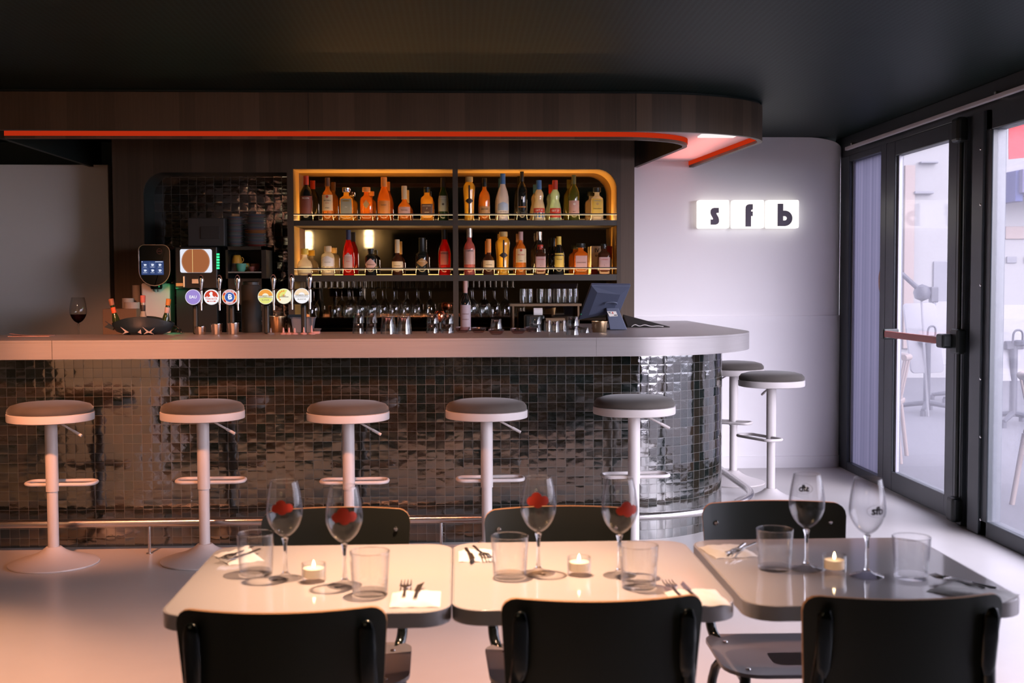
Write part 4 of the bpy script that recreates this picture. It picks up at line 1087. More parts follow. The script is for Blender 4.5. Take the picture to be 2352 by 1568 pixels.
def bottle(px, w_px, y_top, row, liquid, shape, cap, label, texts, name_label, ex=2.0, Y=YBOT, base=None, sy=1.0, cap_wide=1.12, group='bottles on the lit shelves', kind='bottle', rot=0.0):
    """label = (z0, z1, colour name, colour, half angle) ; texts = [(string, z, size, colour)] in fractions of the height"""
    zb = (zU if row == 'U' else zL) if base is None else base
    p = atY(px, 500, Y)
    yb = IMG_H and None
    top = atY(px, y_top, Y).z
    H_ = top - zb
    hw = w_px/2*Y/FPX
    prof, zc = SH[shape]
    t = thing('bottle', name_label, 'bottle', (p.x, Y, zb + 0.0006), rot, group)
    pr = [(r*hw, z*H_) for r, z in prof]
    body = MB().lathe(pr, 28, ex=ex, sy=sy).build('glass_body', LQ[liquid], t, smooth=50)
    def rad(z):
        for (r0, z0), (r1, z1) in zip(pr[1:], pr[2:]):
            if z0 <= z <= z1: return r0 + (r1 - r0)*(z - z0)/max(1e-6, z1 - z0)
        return pr[-2][0]
    if cap:
        rn = rad(min(zc + 0.06, 0.93)*H_)*cap_wide
        c0 = zc*H_
        if shape in ('squat', 'flask', 'apoth', 'flower'):
            MB().lathe([(0, c0), (rn*1.1, c0), (rn*1.15, c0 + 0.002), (rn*1.15, H_ - 0.002), (rn, H_), (0, H_)], 20).build('cap', M.get(cap) or cap, t)
        else:
            MB().lathe([(0, c0), (max(rad(c0), rn) + 0.0006, c0), (rn, c0 + 0.01), (rn, H_ - 0.002), (rn*0.9, H_), (0, H_)], 20).build('cap', M.get(cap) or cap, t)
    def put(a, z, off=0.0008):
        R_ = rad(z) + off
        ca, sa = math.cos(a), math.sin(a)
        q = (abs(ca)**ex + abs(sa)**ex)**(-1/ex) if ex != 2.0 else 1.0
        return (R_*q*ca, R_*q*sa*sy, z)
    if label:
        z0, z1, cn_, cc, ha = label[:5]
        mats = [flat(cn_, cc)]
        b = MB(); N = 14; Nz = 4
        diamond = len(label) > 5 and label[5] == 'diamond'
        roof = len(label) > 5 and label[5] == 'roof'
        vs_ = []
        for j in range(Nz + 1):
            for k in range(N + 1):
                s = -1 + 2*k/N
                zz0, zz1 = z0, z1
                if diamond:
                    zm = (z0 + z1)/2; hh = (z1 - z0)/2*max(0.02, 1 - abs(s)**1.2)
                    zz0, zz1 = zm - hh, zm + hh
                if roof: zz1 = z0 + (z1 - z0)*(0.72 + 0.28*(1 - abs(s)))
                vs_.append(put(-PI/2 + math.radians(ha)*s, (zz0 + (zz1 - zz0)*j/Nz)*H_))
        b.add(vs_, [(j*(N + 1) + k, j*(N + 1) + k + 1, (j + 1)*(N + 1) + k + 1, (j + 1)*(N + 1) + k) for j in range(Nz) for k in range(N)])
        for (s_, zf, size, tcn, tcc) in texts:
            tm = flat(tcn, tcc)
            if tm not in mats: mats.append(tm)
            me = text_mesh(s_, size, 0.0002)
            wmax = max([abs(v.co.x) for v in me.vertices] or [1])
            lim = hw*0.86
            kx = min(1.0, lim/max(wmax, 1e-6))
            b.merge(me, lambda x, y, z: put(-PI/2 + max(-1.4, min(1.4, x*kx/(hw*(1.0 if ex == 2 else 1.0)))), max(0.005, zf*H_ + y*kx), 0.0014), mats.index(tm))
        b.build('label', mats, t, smooth=50, recalc=False)
    elif texts:
        b = MB(); mats = []
        for (s_, zf, size, tcn, tcc) in texts:
            tm = flat(tcn, tcc)
            if tm not in mats: mats.append(tm)
            me = text_mesh(s_, size, 0.0002)
            kx = min(1.0, hw*0.86/max(1e-6, max(abs(v.co.x) for v in me.vertices)))
            b.merge(me, lambda x, y, z: put(-PI/2 + x*kx/hw, zf*H_ + y*kx, 0.0010), mats.index(tm))
        b.build('lettering', mats, t, smooth=0, recalc=False)
    return t, hw, H_, put
CRM = ('cream', (0.72, 0.55, 0.32)); BLK = ('black', (0.02, 0.016, 0.014)); WHT = ('white', (0.75, 0.70, 0.64)); REDD = ('red', (0.50, 0.045, 0.02))
DRED = ('maroon', (0.20, 0.055, 0.035)); ORG = ('orange', (0.78, 0.28, 0.05)); GRY = ('grey_green', (0.33, 0.32, 0.24)); BRN = ('brown', (0.13, 0.06, 0.03)); BLU = ('blue', (0.05, 0.17, 0.42))
YEL = ('yellow', (0.72, 0.50, 0.08)); PNK = ('pinkish', (0.55, 0.33, 0.28)); GLD = ('gold', (0.55, 0.36, 0.12))
C = lambda t: flat(*t)
def T(s, z, size, c): return (s, z, size, c[0], c[1])
# upper shelf, left bay
bottle(704, 30, 404, 'U', 'black', 'wine', C(REDD), (.16, .55, *DRED, 62), [T('PICON', .50, .016, WHT)], 'dark wine-shaped bottle with red capsule and maroon label, leftmost on the upper shelf')
bottle(753, 25.5, 408, 'U', 'amber', 'spirit', C(BRN), (.24, .60, *CRM, 66), [T('BACARDI', .47, .012, BLK), T('RESERVA', .41, .007, REDD), T('AÑEJO', .30, .010, BLK), T('●', .555, .024, REDD)], 'amber rum bottle with a red round badge on its cream label, upper shelf')
bottle(796, 31, 431, 'U', 'honey', 'flask', 'chrome', (.22, .66, *GRY, 42), [T('~', .42, .03, WHT)], 'broad yellow bottle with a grey-green label and wide neck, upper shelf', ex=4.5, sy=.7)
bottle(842, 28.5, 430, 'U', 'orange', 'flask', C(ORG), (.36, .62, *GLD, 26, 'diamond'), [], 'orange whisky bottle with a gold shield badge, upper shelf', ex=4, sy=.8)
bottle(882.5, 31, 407, 'U', 'orange', 'slope', C(ORG), (.16, .46, *ORG, 62), [T('CLASSIC', .36, .010, BRN)], 'tall orange bottle with an orange neck band and orange label, upper shelf')
bottle(929, 30.5, 427, 'U', 'amber', 'cognac', C(CRM), (.20, .40, *PNK, 58), [T('Hennessy', .31, .012, BRN)], 'round-bodied cognac bottle with a long cream neck, upper shelf', sy=.75)
bottle(981, 28.6, 430, 'U', 'honey', 'square', 'black', (.18, .50, *BRN, 46), [T('JACK DANIELS', .44, .008, CRM), T('7', .36, .016, CRM), T('HONEY', .25, .009, CRM)], 'square honey-coloured bottle with a black cap and brown label, upper shelf', ex=6)
bottle(1018, 24, 408, 'U', 'green', 'slope', C(BLK), (.22, .58, 'bone', (.42, .42, .30), 62), [T('WILLIAM', .56, .010, WHT), T('LAWSONS', .52, .010, WHT), T('●', .38, .020, BLK)], 'dark green bottle with a pale label, upper shelf beside the middle divider')
# upper shelf, right bay
for px, row, yt, w, lab in ((1078, 'U', 406, 27, 'yellow fluted flower-shaped liqueur bottle on the upper shelf'), (1156, 'L', 532, 29.5, 'yellow fluted flower-shaped liqueur bottle on the lower shelf')):
    t, hw, H_, put = bottle(px, w, yt, row, 'yellow', 'flower', C(GLD), (.38, .52, *BLK, 50, 'diamond'), [T('ST', .45, .010, WHT)], lab)
    b = MB(); N = 10
    for k in range(N):
        z0, z1 = (.18 + .62*k/N)*H_, (.18 + .62*(k + 1)/N)*H_
        b.add([put(-PI/2 - .13, z0, .0016), put(-PI/2 + .13, z0, .0016), put(-PI/2 + .13, z1, .0016), put(-PI/2 - .13, z1, .0016)], [(0, 1, 2, 3)])
    b.build('label_band', C(BLK), t, smooth=0, recalc=False)
bottle(1113, 25, 409, 'U', 'amber', 'spirit', 'black', (.14, .34, 'tan', (.45, .24, .09), 64), [T('ERISTOFF', .27, .012, BLK)], 'amber bottle with a black cap and plain lettering, upper shelf right bay')
t, hw, H_, put = bottle(1155, 27.7, 399, 'U', 'frost', 'slope', C(BLU), (.22, .40, 'ice_blue', (.42, .52, .66), 60, 'roof'), [T('GREY GOOSE', .19, .008, ('slate', (.2, .25, .35)))], 'tall frosted white bottle with a blue capsule, upper shelf right bay')
bottle(1199, 24, 394, 'U', 'black', 'wine', 'black', None, [T('B', .46, .030, WHT), T('BELVEDERE', .28, .011, ORG)], 'tall black bottle with a white letter B, upper shelf right bay')
t, hw, H_, put = bottle(1238, 27.7, 414, 'U', 'ivory', 'peanut', C(BLU), (.20, .31, *REDD, 66), [T('GET 31', .255, .018, WHT)], 'white waisted bottle with a blue cap, upper shelf right bay')
b = MB(); b.add([put(-PI/2 + a, z*H_, .0010) for z in (.08, .20) for a in (-1.1, -.55, 0, .55, 1.1)], [(k, k + 1, k + 6, k + 5) for k in range(4)]); b.build('lower_label', C(BLU), t, smooth=0, recalc=False)
t, hw, H_, put = bottle(1275, 27.7, 414, 'U', 'mint', 'peanut', C(REDD), (.08, .31, *REDD, 62), [T('GET 27', .245, .018, WHT)], 'clear waisted bottle with a red cap and red label, upper shelf right bay')
bottle(1318, 26, 402, 'U', 'olive', 'wine', C(('olive', (.13, .14, .05))), (.12, .44, *PNK, 60), [T('●', .36, .020, WHT), T('BRUT', .2, .008, BRN)], 'olive green wine-shaped bottle with a dull pink label, upper shelf right bay')
bottle(1371, 28.5, 431, 'U', 'clear', 'flask', 'black', (.20, .66, *YEL, 46), [T('●', .50, .024, GLD), T('TANQUERAY', .36, .009, BLK)], 'clear square bottle with a yellow label, rightmost on the upper shelf', ex=5, sy=.8)
# lower shelf, left bay
bottle(699, 35, 571, 'L', 'clear', 'squat', C(YEL), (.10, .34, 'straw', (.74, .66, .38), 56), [], 'squat round tequila bottle with pale label, leftmost on the lower shelf', sy=.7)
bottle(752, 31, 565, 'L', 'clear', 'apoth', C(CRM), (.30, .66, *WHT, 60, 'roof'), [T('VOLCAN', .44, .011, GRY)], 'clear apothecary bottle with a cork stopper and white label, lower shelf')
bottle(799.5, 27, 528, 'L', 'red', 'slope', C(('navy', (.02, .03, .08))), (.14, .50, *PNK, 46, 'roof'), [T('CINZANO', .43, .012, WHT), T('BITTER', .30, .007, REDD)], 'bright red bottle with a navy cap and pointed label, lower shelf')
bottle(851, 27, 571, 'L', 'black', 'apoth', 'black', (.16, .62, *PNK, 66, 'diamond'), [T('HENDRICKS', .39, .010, BRN)], 'black apothecary bottle with a pale diamond label, lower shelf')
bottle(912, 27, 550, 'L', 'brown', 'cognac', C(CRM), (.12, .38, *CRM, 64), [T('Hennessy', .26, .012, BRN)], 'brown cognac bottle with a cream neck, left bay of the lower shelf')
bottle(969, 29, 546, 'L', 'black', 'stub', 'black', (.22, .45, 'bronze', (.38, .20, .07), 58, 'diamond'), [T('BAILEYS', .36, .012, CRM)], 'dark cream-liqueur bottle with a bronze label, lower shelf')
bottle(1020.5, 28.5, 527, 'L', 'red', 'slope', 'black', (.22, .52, 'salmon', (.70, .18, .10), 40), [T('APEROL', .47, .016, BLK)], 'orange-red aperitif bottle with black lettering, beside the divider on the lower shelf')
# lower shelf, right bay
bottle(1078, 26, 524, 'L', 'pink', 'spirit', 'steel', (.22, .54, *PNK, 66), [T('CAMPARI', .51, .013, BLK)], 'pale red bottle with a tall steel-coloured neck, lower shelf right bay')
bottle(1122, 28, 549, 'L', 'brown', 'cognac', C(ORG), (.18, .40, *CRM, 64), [T('Hennessy', .28, .012, BRN)], 'small cognac bottle with an orange-brown neck, lower shelf right bay')
bottle(1196, 25, 532, 'L', 'amber', 'spirit', C(PNK), (.28, .60, *CRM, 66), [T('BACARDI', .46, .012, REDD), T('●', .56, .022, REDD), T('AÑEJO', .32, .008, BLK)], 'amber rum bottle with a red round badge, lower shelf right bay')
bottle(1238, 28, 532, 'L', 'black', 'spirit', 'chrome', None, [], 'tall black bottle with a silver capsule behind a small brown bottle', Y=8.53)
bottle(1241, 25, 562, 'L', 'brown', 'square', C(REDD), (.14, .60, *PNK, 46), [T('COINTREAU', .50, .008, REDD), T('L', .3, .012, BRN)], 'small square brown bottle in front of the tall black one, lower shelf', ex=5, Y=8.43)
bottle(1283.5, 26, 543, 'L', 'black', 'slope', C(YEL), (.18, .56, *YEL, 52), [T('Chartreuse', .40, .009, BRN)], 'dark bottle with an arched yellow label, lower shelf right bay')
bottle(1270, 24, 546, 'L', 'black', 'slope', 'black', None, [], 'dark bottle hidden behind the yellow-labelled one, lower shelf', Y=8.55)
bottle(1334, 33, 559, 'L', 'orange', 'flask', 'black', (.22, .60, *PNK, 40), [T('DISARONNO', .38, .010, BRN)], 'square amber bottle with a flat black stopper, lower shelf right bay', ex=6, sy=.8)
bottle(1387, 28, 560, 'L', 'brown', 'square', 'black', (.14, .56, *PNK, 46), [T('COINTREAU', .48, .008, REDD), T('L', .3, .012, BRN)], 'small square brown bottle with a pourer spout, rightmost on the lower shelf', ex=5, Y=8.43)
# printed carton behind the last bottle
p0, p1 = atY(1358, 565, 8.54), atY(1406, 565, 8.54)
ca = thing('carton', 'cream carton with red diagonal print behind the last small brown bottle', 'box', ((p0.x + p1.x)/2, 8.54, zL + 0.0006))
hw = (p1.x - p0.x)/2; ht = p0.z - zL
MB().box(-hw, hw, 0, 0.07, 0, ht).build('box', M['cream'], ca, smooth=0, bevel=0.001)
b = MB().prism([(-hw, 0.0), (-hw*.1, 0.0), (-hw, ht*.35)], -0.001, 0, lambda x, z, y: (x, y, z), 0).prism([(hw, ht), (hw*.2, ht), (hw, ht*.5)], -0.001, 0, lambda x, z, y: (x, y, z), 0)
b.merge(text_mesh('IV', .040, .0004), lambda x, y, z: (-hw*.45 + x, -.0012, ht*.84 + y), 1)
b.merge(text_mesh('64', .026, .0004), lambda x, y, z: (-hw*.45 + x, -.0012, ht*.66 + y), 1)
b.merge(text_mesh('TE', .030, .0008), lambda x, y, z: (hw*.62 + x, -.0012, ht*.64 + y + x*.4), 0)
b.build('print', [C(REDD), C(BLK)], ca, smooth=0, recalc=False)
# ------------------------------------------------------------------ glasses hanging under the shelves
def racks():
    for (a, c, lab) in ((694, 1022, 'long wire rack for hanging wine glasses under the left shelf bay'), (1074, 1182, 'short wire rack for hanging wine glasses under the right shelf bay')):
        zt_, zb_ = Z(645) - 0.001, Z(661)
        t = thing('glass_rack', lab, 'rack', (0, 0, 0), 0, 'hanging glass racks')
        n = max(4, int(round((X(c) - X(a))/0.041)))
        for k in range(n + 1):
            x = X(a) + (X(c) - X(a))*k/n
            MB().rod((x, YF + 0.03, zb_), (x, YM - 0.03, zb_), 0.0025, 6).rod((x, YF + 0.03, zb_), (x, YF + 0.03, zt_), 0.0022, 6).rod((x, YM - 0.03, zb_), (x, YM - 0.03, zt_), 0.0022, 6).build('wire', M['chrome'], t)
racks()
HG = [(0.034, 0.0), (0.033, 0.002), (0.012, 0.005), (0.0045, 0.012), (0.0036, 0.03), (0.0038, 0.075), (0.008, 0.088), (0.022, 0.102), (0.034, 0.125), (0.0385, 0.150), (0.037, 0.180), (0.031, 0.212)]
def hang_proto():
    t = thing('hanging_glass', 'x', 'glass')
    MB().lathe([(0, 0)] + [(r, -z) for r, z in HG[:7]] + [(0, -0.089)], 20).build('stem', M['glass_green'], t, smooth=60)
    MB().lathe(densify([(0, -0.086)] + [(r, -z) for r, z in HG[6:]], 2), 28).build('bowl', M['glass_green'], t, smooth=70)
    return t
hp = None
for (lst, place) in (([719, 771, 798, 825, 853, 877, 904, 930, 956, 985], 'under the left shelf bay'), ([1082, 1110, 1136, 1163], 'under the right shelf bay')):
    for k, px in enumerate(lst):
        if hp is None: hp = hang_proto(); o = hp
        else: o = dup(hp, (0, 0, 0))
        o.location = (X(px, 8.48), 8.48, Z(661) + 0.0035)
        o['label'] = 'upside-down wine glass, %s from the left in the rack %s' % (ORD[k], place)
        o['group'] = 'wine glasses hanging in the racks'
for k, px in enumerate((798, 825, 853, 1082, 1110)):
    o = dup(hp, (X(px, 8.57) + 0.012, 8.57, Z(661) + 0.0035))
    o['label'] = 'upside-down wine glass in the back row of the rack, %s from the left' % ORD[k]
    o['group'] = 'wine glasses hanging in the racks'
# wine bottle standing by the divider
bottle(1068, 25, 645, 'L', 'black', 'wine', C(PNK), (.18, .60, 'lilac_white', (.48, .42, .46), 70), [T('CHATEAU', .45, .010, BRN), T('BORDEAUX', .36, .008, BRN)], 'red wine bottle with a pale label standing in front of the middle divider', Y=7.95, base=1.0, group='wine bottles at the bar')
# upright flutes on a small board under the right bay
sb = tag(MB().box(X(1170, 8.5), X(1335, 8.5), 8.47, YM - 0.005, Z(698, 8.5) - 0.018, Z(698, 8.5) - 0.001).build('glass_board', M['card'], smooth=0), 'narrow wooden board carrying slim glasses under the right shelf bay', 'shelf')
MB().box(X(1176, 8.5), X(1180, 8.5), 8.48, YM - 0.01, 1.0, Z(698, 8.5) - 0.018).build('support', M['card'], sb, smooth=0)
MB().box(X(1326, 8.5), X(1330, 8.5), 8.48, YM - 0.01, 1.0, Z(698, 8.5) - 0.018).build('support', M['card'], sb, smooth=0)
FL = [(0.012, 0.0), (0.014, 0.003), (0.017, 0.03), (0.0175, 0.06), (0.015, 0.104)]
fp = None
for k, px in enumerate((1203, 1218, 1243, 1262, 1283, 1296, 1310, 1323)):
    if fp is None:
        fp = thing('slim_glass', 'x', 'glass'); MB().lathe([(0, 0.0)] + [(r, z) for r, z in FL] + [(FL[-1][0] - 0.001, 0.1035), (0.012, 0.006), (0, 0.006)], 20).build('glass_body', M['glass_green'], fp, smooth=60); o = fp
    else: o = dup(fp, (0, 0, 0))
    o.location = (X(px, 8.53), 8.53 + 0.02*(k % 2), Z(698, 8.5))
    o['label'] = 'slim glass, %s from the left on the board under the right shelf bay' % ORD[k]
    o['group'] = 'slim glasses under the right bay'

# ------------------------------------------------------------------ coffee corner in the tiled niche
def block(b, px0, px1, py0, py1, Y0, Y1, mi=0):
    return b.box(atY(px0, 650, Y0).x, atY(px1, 650, Y0).x, Y0, Y1, atY(400, py1, Y0).z, atY(400, py0, Y0).z, mi)
Yc = 7.95
cm = thing('drink_dispenser', 'dark drink dispenser with a blue touch screen on a pale column', 'machine', (0, 0, 0))
xa, xb_ = atY(320, 610, Yc).x, atY(390, 610, Yc).x
za, zb2 = atY(355, 563, Yc).z, atY(355, 655, Yc).z
MB().prism(rrect(xb_ - xa, za - zb2, [0.045, 0.035, 0.10, 0.10], 6, (xa + xb_)/2, (za + zb2)/2), Yc, Yc + 0.22, lambda x, z, y: (x, y, z)).build('head', M['black_gloss'], cm, bevel=0.008)
MB().tube([(x, Yc - 0.004, z) for x, z in rrect(xb_ - xa + 0.004, za - zb2 + 0.004, [0.046, 0.036, 0.10, 0.10], 6, (xa + xb_)/2, (za + zb2)/2)], 0.003, 6, True).build('bezel', M['steel'], cm)
b = MB(); mats_ = [M['screen_blue'], M['icon'], emit('screen_tile', (0.06, 0.09, 0.22), 1.0)]
x0, x1 = atY(325, 615, Yc).x, atY(376, 615, Yc).x; z1, z0 = atY(350, 599, Yc).z, atY(350, 631, Yc).z
b.box(x0, x1, Yc - 0.004, Yc + 0.002, z0, z1)
sw, shh = (x1 - x0), (z1 - z0)
for r in range(2):
    for q in range(3):
        cx0, cz0 = x0 + sw*(q + .5)/3, z0 + shh*(0.70 - 0.40*r)
        if (r + q) % 2 == 1: b.box(cx0 - sw*.155, cx0 + sw*.155, Yc - 0.0045, Yc - 0.004, cz0 - shh*.2, cz0 + shh*.19, 2)
        hh = shh*(.075 if q == 0 else .09)
        b.prism([(cx0 - sw*.055, cz0 + hh), (cx0 + sw*.055, cz0 + hh), (cx0 + sw*.035, cz0 - hh*.8), (cx0 - sw*.035, cz0 - hh*.8)], Yc - 0.0055, Yc - 0.0045, lambda x, z, y: (x, y, z), 1)
        b.box(cx0 + sw*.05, cx0 + sw*.075, Yc - 0.0055, Yc - 0.0045, cz0 - hh*.3, cz0 + hh*.6, 1)
        b.box(cx0 - sw*.09, cx0 + sw*.09, Yc - 0.0055, Yc - 0.0045, cz0 - shh*.155, cz0 - shh*.135, 1)
b.box(x0 + sw*.63, x1 - sw*.03, Yc - 0.0055, Yc - 0.0045, z1 - shh*.09, z1 - shh*.05, 1)
b.box(x0 + sw*.02, x0 + sw*.06, Yc - 0.0055, Yc - 0.0045, z1 - shh*.09, z1 - shh*.04, 1)
b.build('touch_screen', mats_, cm, smooth=0)
pl_ = atY(366, 577, Yc - 0.003)
MB().tube([(pl_.x + 0.017*math.cos(2*PI*k/24), Yc - 0.003, pl_.z + 0.017*math.sin(2*PI*k/24)) for k in range(24)], 0.002, 6, True).box(pl_.x - 0.012, pl_.x + 0.012, Yc - 0.004, Yc - 0.002, pl_.z - 0.002, pl_.z + 0.004).build('round_emblem', C(('dull_red', (.16, .05, .03))), cm)
block(MB(), 324, 390, 650, 778, Yc + 0.10, Yc + 0.24).build('column', M['white_low'], cm, smooth=0, bevel=0.01)
sp_ = MB().lathe([(0, 0), (0.035, 0.0), (0.04, 0.012), (0.04, 0.03), (0, 0.03)], 20, (atY(354, 660, Yc).x, Yc + 0.06, atY(354, 664, Yc).z))
for dx in (-.012, .012): sp_.cyl((atY(354, 660, Yc).x + dx, Yc + 0.06, atY(354, 670, Yc).z), 0.006, 0.02, 10)
sp_.build('nozzle', M['black_gloss'], cm)
block(MB(), 316, 398, 772, 779, Yc - 0.02, Yc + 0.3).build('drip_tray', M['black'], cm, smooth=0)
# big coffee machine with lit picture
km = thing('coffee_machine', 'black coffee machine with a lit picture of a coffee cup', 'machine', (0, 0, 0))
block(MB(), 402, 500, 566, 664, Yc, Yc + 0.34).build('body', M['black'], km, smooth=0, bevel=0.008)
block(MB(), 404, 498, 664, 779, Yc + 0.05, Yc + 0.34).build('lower_body', M['black_soft'], km, smooth=0, bevel=0.004)
x0, x1 = atY(414, 600, Yc).x, atY(487, 600, Yc).x; z1, z0 = atY(450, 572, Yc).z, atY(450, 626, Yc).z
b = MB().prism(rrect(x1 - x0, z1 - z0, 0.012, 4, (x0 + x1)/2, (z0 + z1)/2), Yc - 0.005, Yc + 0.002, lambda x, z, y: (x, y, z), 0)
cx0, cz0 = (x0 + x1)/2 - 0.002, (z0 + z1)/2 - 0.002
def disc(r, y, mi, zmin=-9, zmax=9, n=40):
    pts = [(cx0 + r*math.cos(2*PI*k/n), max(z0 + .001, min(z1 - .001, cz0 + r*math.sin(2*PI*k/n)))) for k in range(n)]
    b.prism(pts, Yc - y, Yc - 0.005, lambda x, z, y_: (x, y_, z), mi)
disc(0.092, 0.0056, 1); disc(0.086, 0.0062, 2)
b.box(cx0 - 0.022, cx0 - 0.019, Yc - 0.0067, Yc - 0.005, z0 + 0.002, z1 - 0.002, 3)
b.build('lit_picture', [M['screen_white'], emit('cup_rim', (0.45, 0.20, 0.11), 1.0), emit('coffee', (0.36, 0.12, 0.045), 1.0), emit('coffee_glint', (0.9, 0.6, 0.25), 1.0)], km, smooth=0)
b = MB()
for k in range(6):
    for dx in (0, 7):
        p = atY(499 + dx*.5, 584 + 6.3*k, Yc)
        b.box(p.x - 0.004, p.x + 0.004, Yc - 0.004, Yc + 0.004, p.z - 0.006, p.z + 0.006)
b.build('green_light_row', M['green_led'], km, smooth=0)
block(MB(), 420, 425, 634, 660, Yc - 0.03, Yc).build('chrome_lever', M['chrome'], km, smooth=0, bevel=0.003)
block(MB(), 404, 420, 650, 657, Yc - 0.004, Yc).build('brass_plate', M['gold'], km, smooth=0)
block(MB(), 440, 460, 640, 652, Yc - 0.01, Yc).build('spout', M['steel'], km, smooth=0, bevel=0.003)
lamp('POINT', 'green_glow', (atY(400, 640, Yc).x, Yc - 0.02, 1.34), 0.18, (0.1, 1.0, 0.35), shadow_soft_size=0.02)
gh = thing('bean_hopper', 'dark grey box standing on top of the coffee machine', 'box', (0, 0, 0))
block(MB(), 433, 518, 500, 565.5, Yc + 0.06, Yc + 0.30).build('box', C(('charcoal', (.035, .036, .033))), gh, smooth=0, bevel=0.006)
block(MB(), 462, 506, 520, 548, Yc + 0.052, Yc + 0.06).build('hatch', C(('dark_charcoal', (.022, .024, .022))), gh, smooth=0, bevel=0.002)
cu_ = thing('cup_warmer', 'dark open cup warmer with coloured cups inside', 'cabinet', (0, 0, 0))
b = MB(); Yw = Yc + 0.04
block(b, 519, 524, 566, 779, Yw, Yw + .26); block(b, 601, 612, 566, 779, Yw, Yw + .26); block(b, 519, 612, 566, 574, Yw, Yw + .26); block(b, 519, 612, 640, 700, Yw, Yw + .26)
b.build('housing', M['black'], cu_, smooth=0)
block(MB(), 524, 601, 574, 640, Yw + .24, Yw + .255).build('back_panel', M['black_soft'], cu_, smooth=0)
block(MB(), 524, 601, 624, 627, Yw + .002, Yw + .24).build('shelf_board', C(('greige', (.30, .27, .22))), cu_, smooth=0)
def cup(px, ybase, col, lab, Y, sc=1.0, flip=False):
    p = atY(px, ybase, Y)
    t = thing('coffee_cup', lab, 'cup', (p.x, Y, p.z + (0.057*sc if flip else 0)), 0.4, 'coloured cups in the warmer')
    pr = [(0, 0), (0.020, 0), (0.026, 0.006), (0.033, 0.030), (0.035, 0.056), (0.033, 0.056), (0.030, 0.03), (0.022, 0.008), (0, 0.006)]
    s_ = -1 if flip else 1
    MB().lathe([(r*sc, z*sc*s_) for r, z in pr], 24).build('body', flat(*col), t, smooth=60)
    MB().tube([(0.033*sc + 0.012*sc*math.sin(q) , 0, s_*sc*(0.032 + 0.016*math.cos(q))) for q in [PI*k/8 for k in range(9)]], 0.0035*sc, 6).build('handle', flat(*col), t)
    return t
zs = 623.5
cup(541, zs, ('blue_grey', (.22, .27, .30)), 'blue-grey cup at the left under the orange-yellow one', Yw + .12, 1.0, True)
cup(544, zs - 18.5, ('amber_yellow', (.65, .33, .03)), 'orange-yellow cup stacked on the blue-grey cup', Yw + .12, 1.0, True)
cup(554, zs, ('mint_green', (.12, .42, .30)), 'mint green cup in front on the warmer shelf', Yw + .05, .95)
cup(565, zs, ('yellow', (.72, .50, .08)), 'yellow cup in the middle of the warmer shelf', Yw + .13, .98, True)
cup(578, zs, ('maroon', (.20, .055, .035)), 'dark red cup with its handle showing, warmer shelf', Yw + .05, .6)
cup(587, zs, ('brick', (.25, .08, .05)), 'brick-brown cup at the right end of the warmer shelf', Yw + .12, .95)
def saucers(px0, px1, y_base, y_top, n, lab, hot):
    Y = Yw + .12
    p0, p1 = atY(px0, y_base, Y), atY(px1, y_base, Y)
    r = (p1.x - p0.x)/2; h = (atY(px0, y_top, Y).z - p0.z)/n
    pal = [('plate_grey', (.34, .33, .33)), ('plate_blue', (.20, .25, .30)), ('plate_rose', (.36, .24, .23)), ('plate_sage', (.24, .29, .25))]
    for k in range(n):
        c = ('plate_orange', (.62, .26, .07)) if k in hot else (('plate_red', (.45, .07, .05)) if k == 0 and hot else pal[(k*7 + n) % 4])
        o = MB().lathe([(0, 0), (r*.55, 0), (r*.62, .002), (r, h*.92), (r*.985, h*.98), (r*.6, .004), (0, .003)], 32).build('saucer', flat(*c), smooth=50)
        o.location = ((p0.x + p1.x)/2 + 0.0015*math.sin(k*2.3), Y, p0.z + k*h + 0.0002)
        if k == 0: w = 'bottom one'
        elif k == n - 1: w = 'topmost one'
        else: w = '%s from the bottom' % (ORD[k] if k < 12 else '%dth' % (k + 1))
        tag(o, '%s saucer, %s of the %s' % (c[0].replace('plate_', ''), w, lab), 'saucer', 'stacked saucers on the cup warmer')
saucers(521, 560, 565.6, 498, 19, 'left stack on the cup warmer', ())
saucers(562, 613, 565.6, 493, 20, 'right stack on the cup warmer', (8, 9))

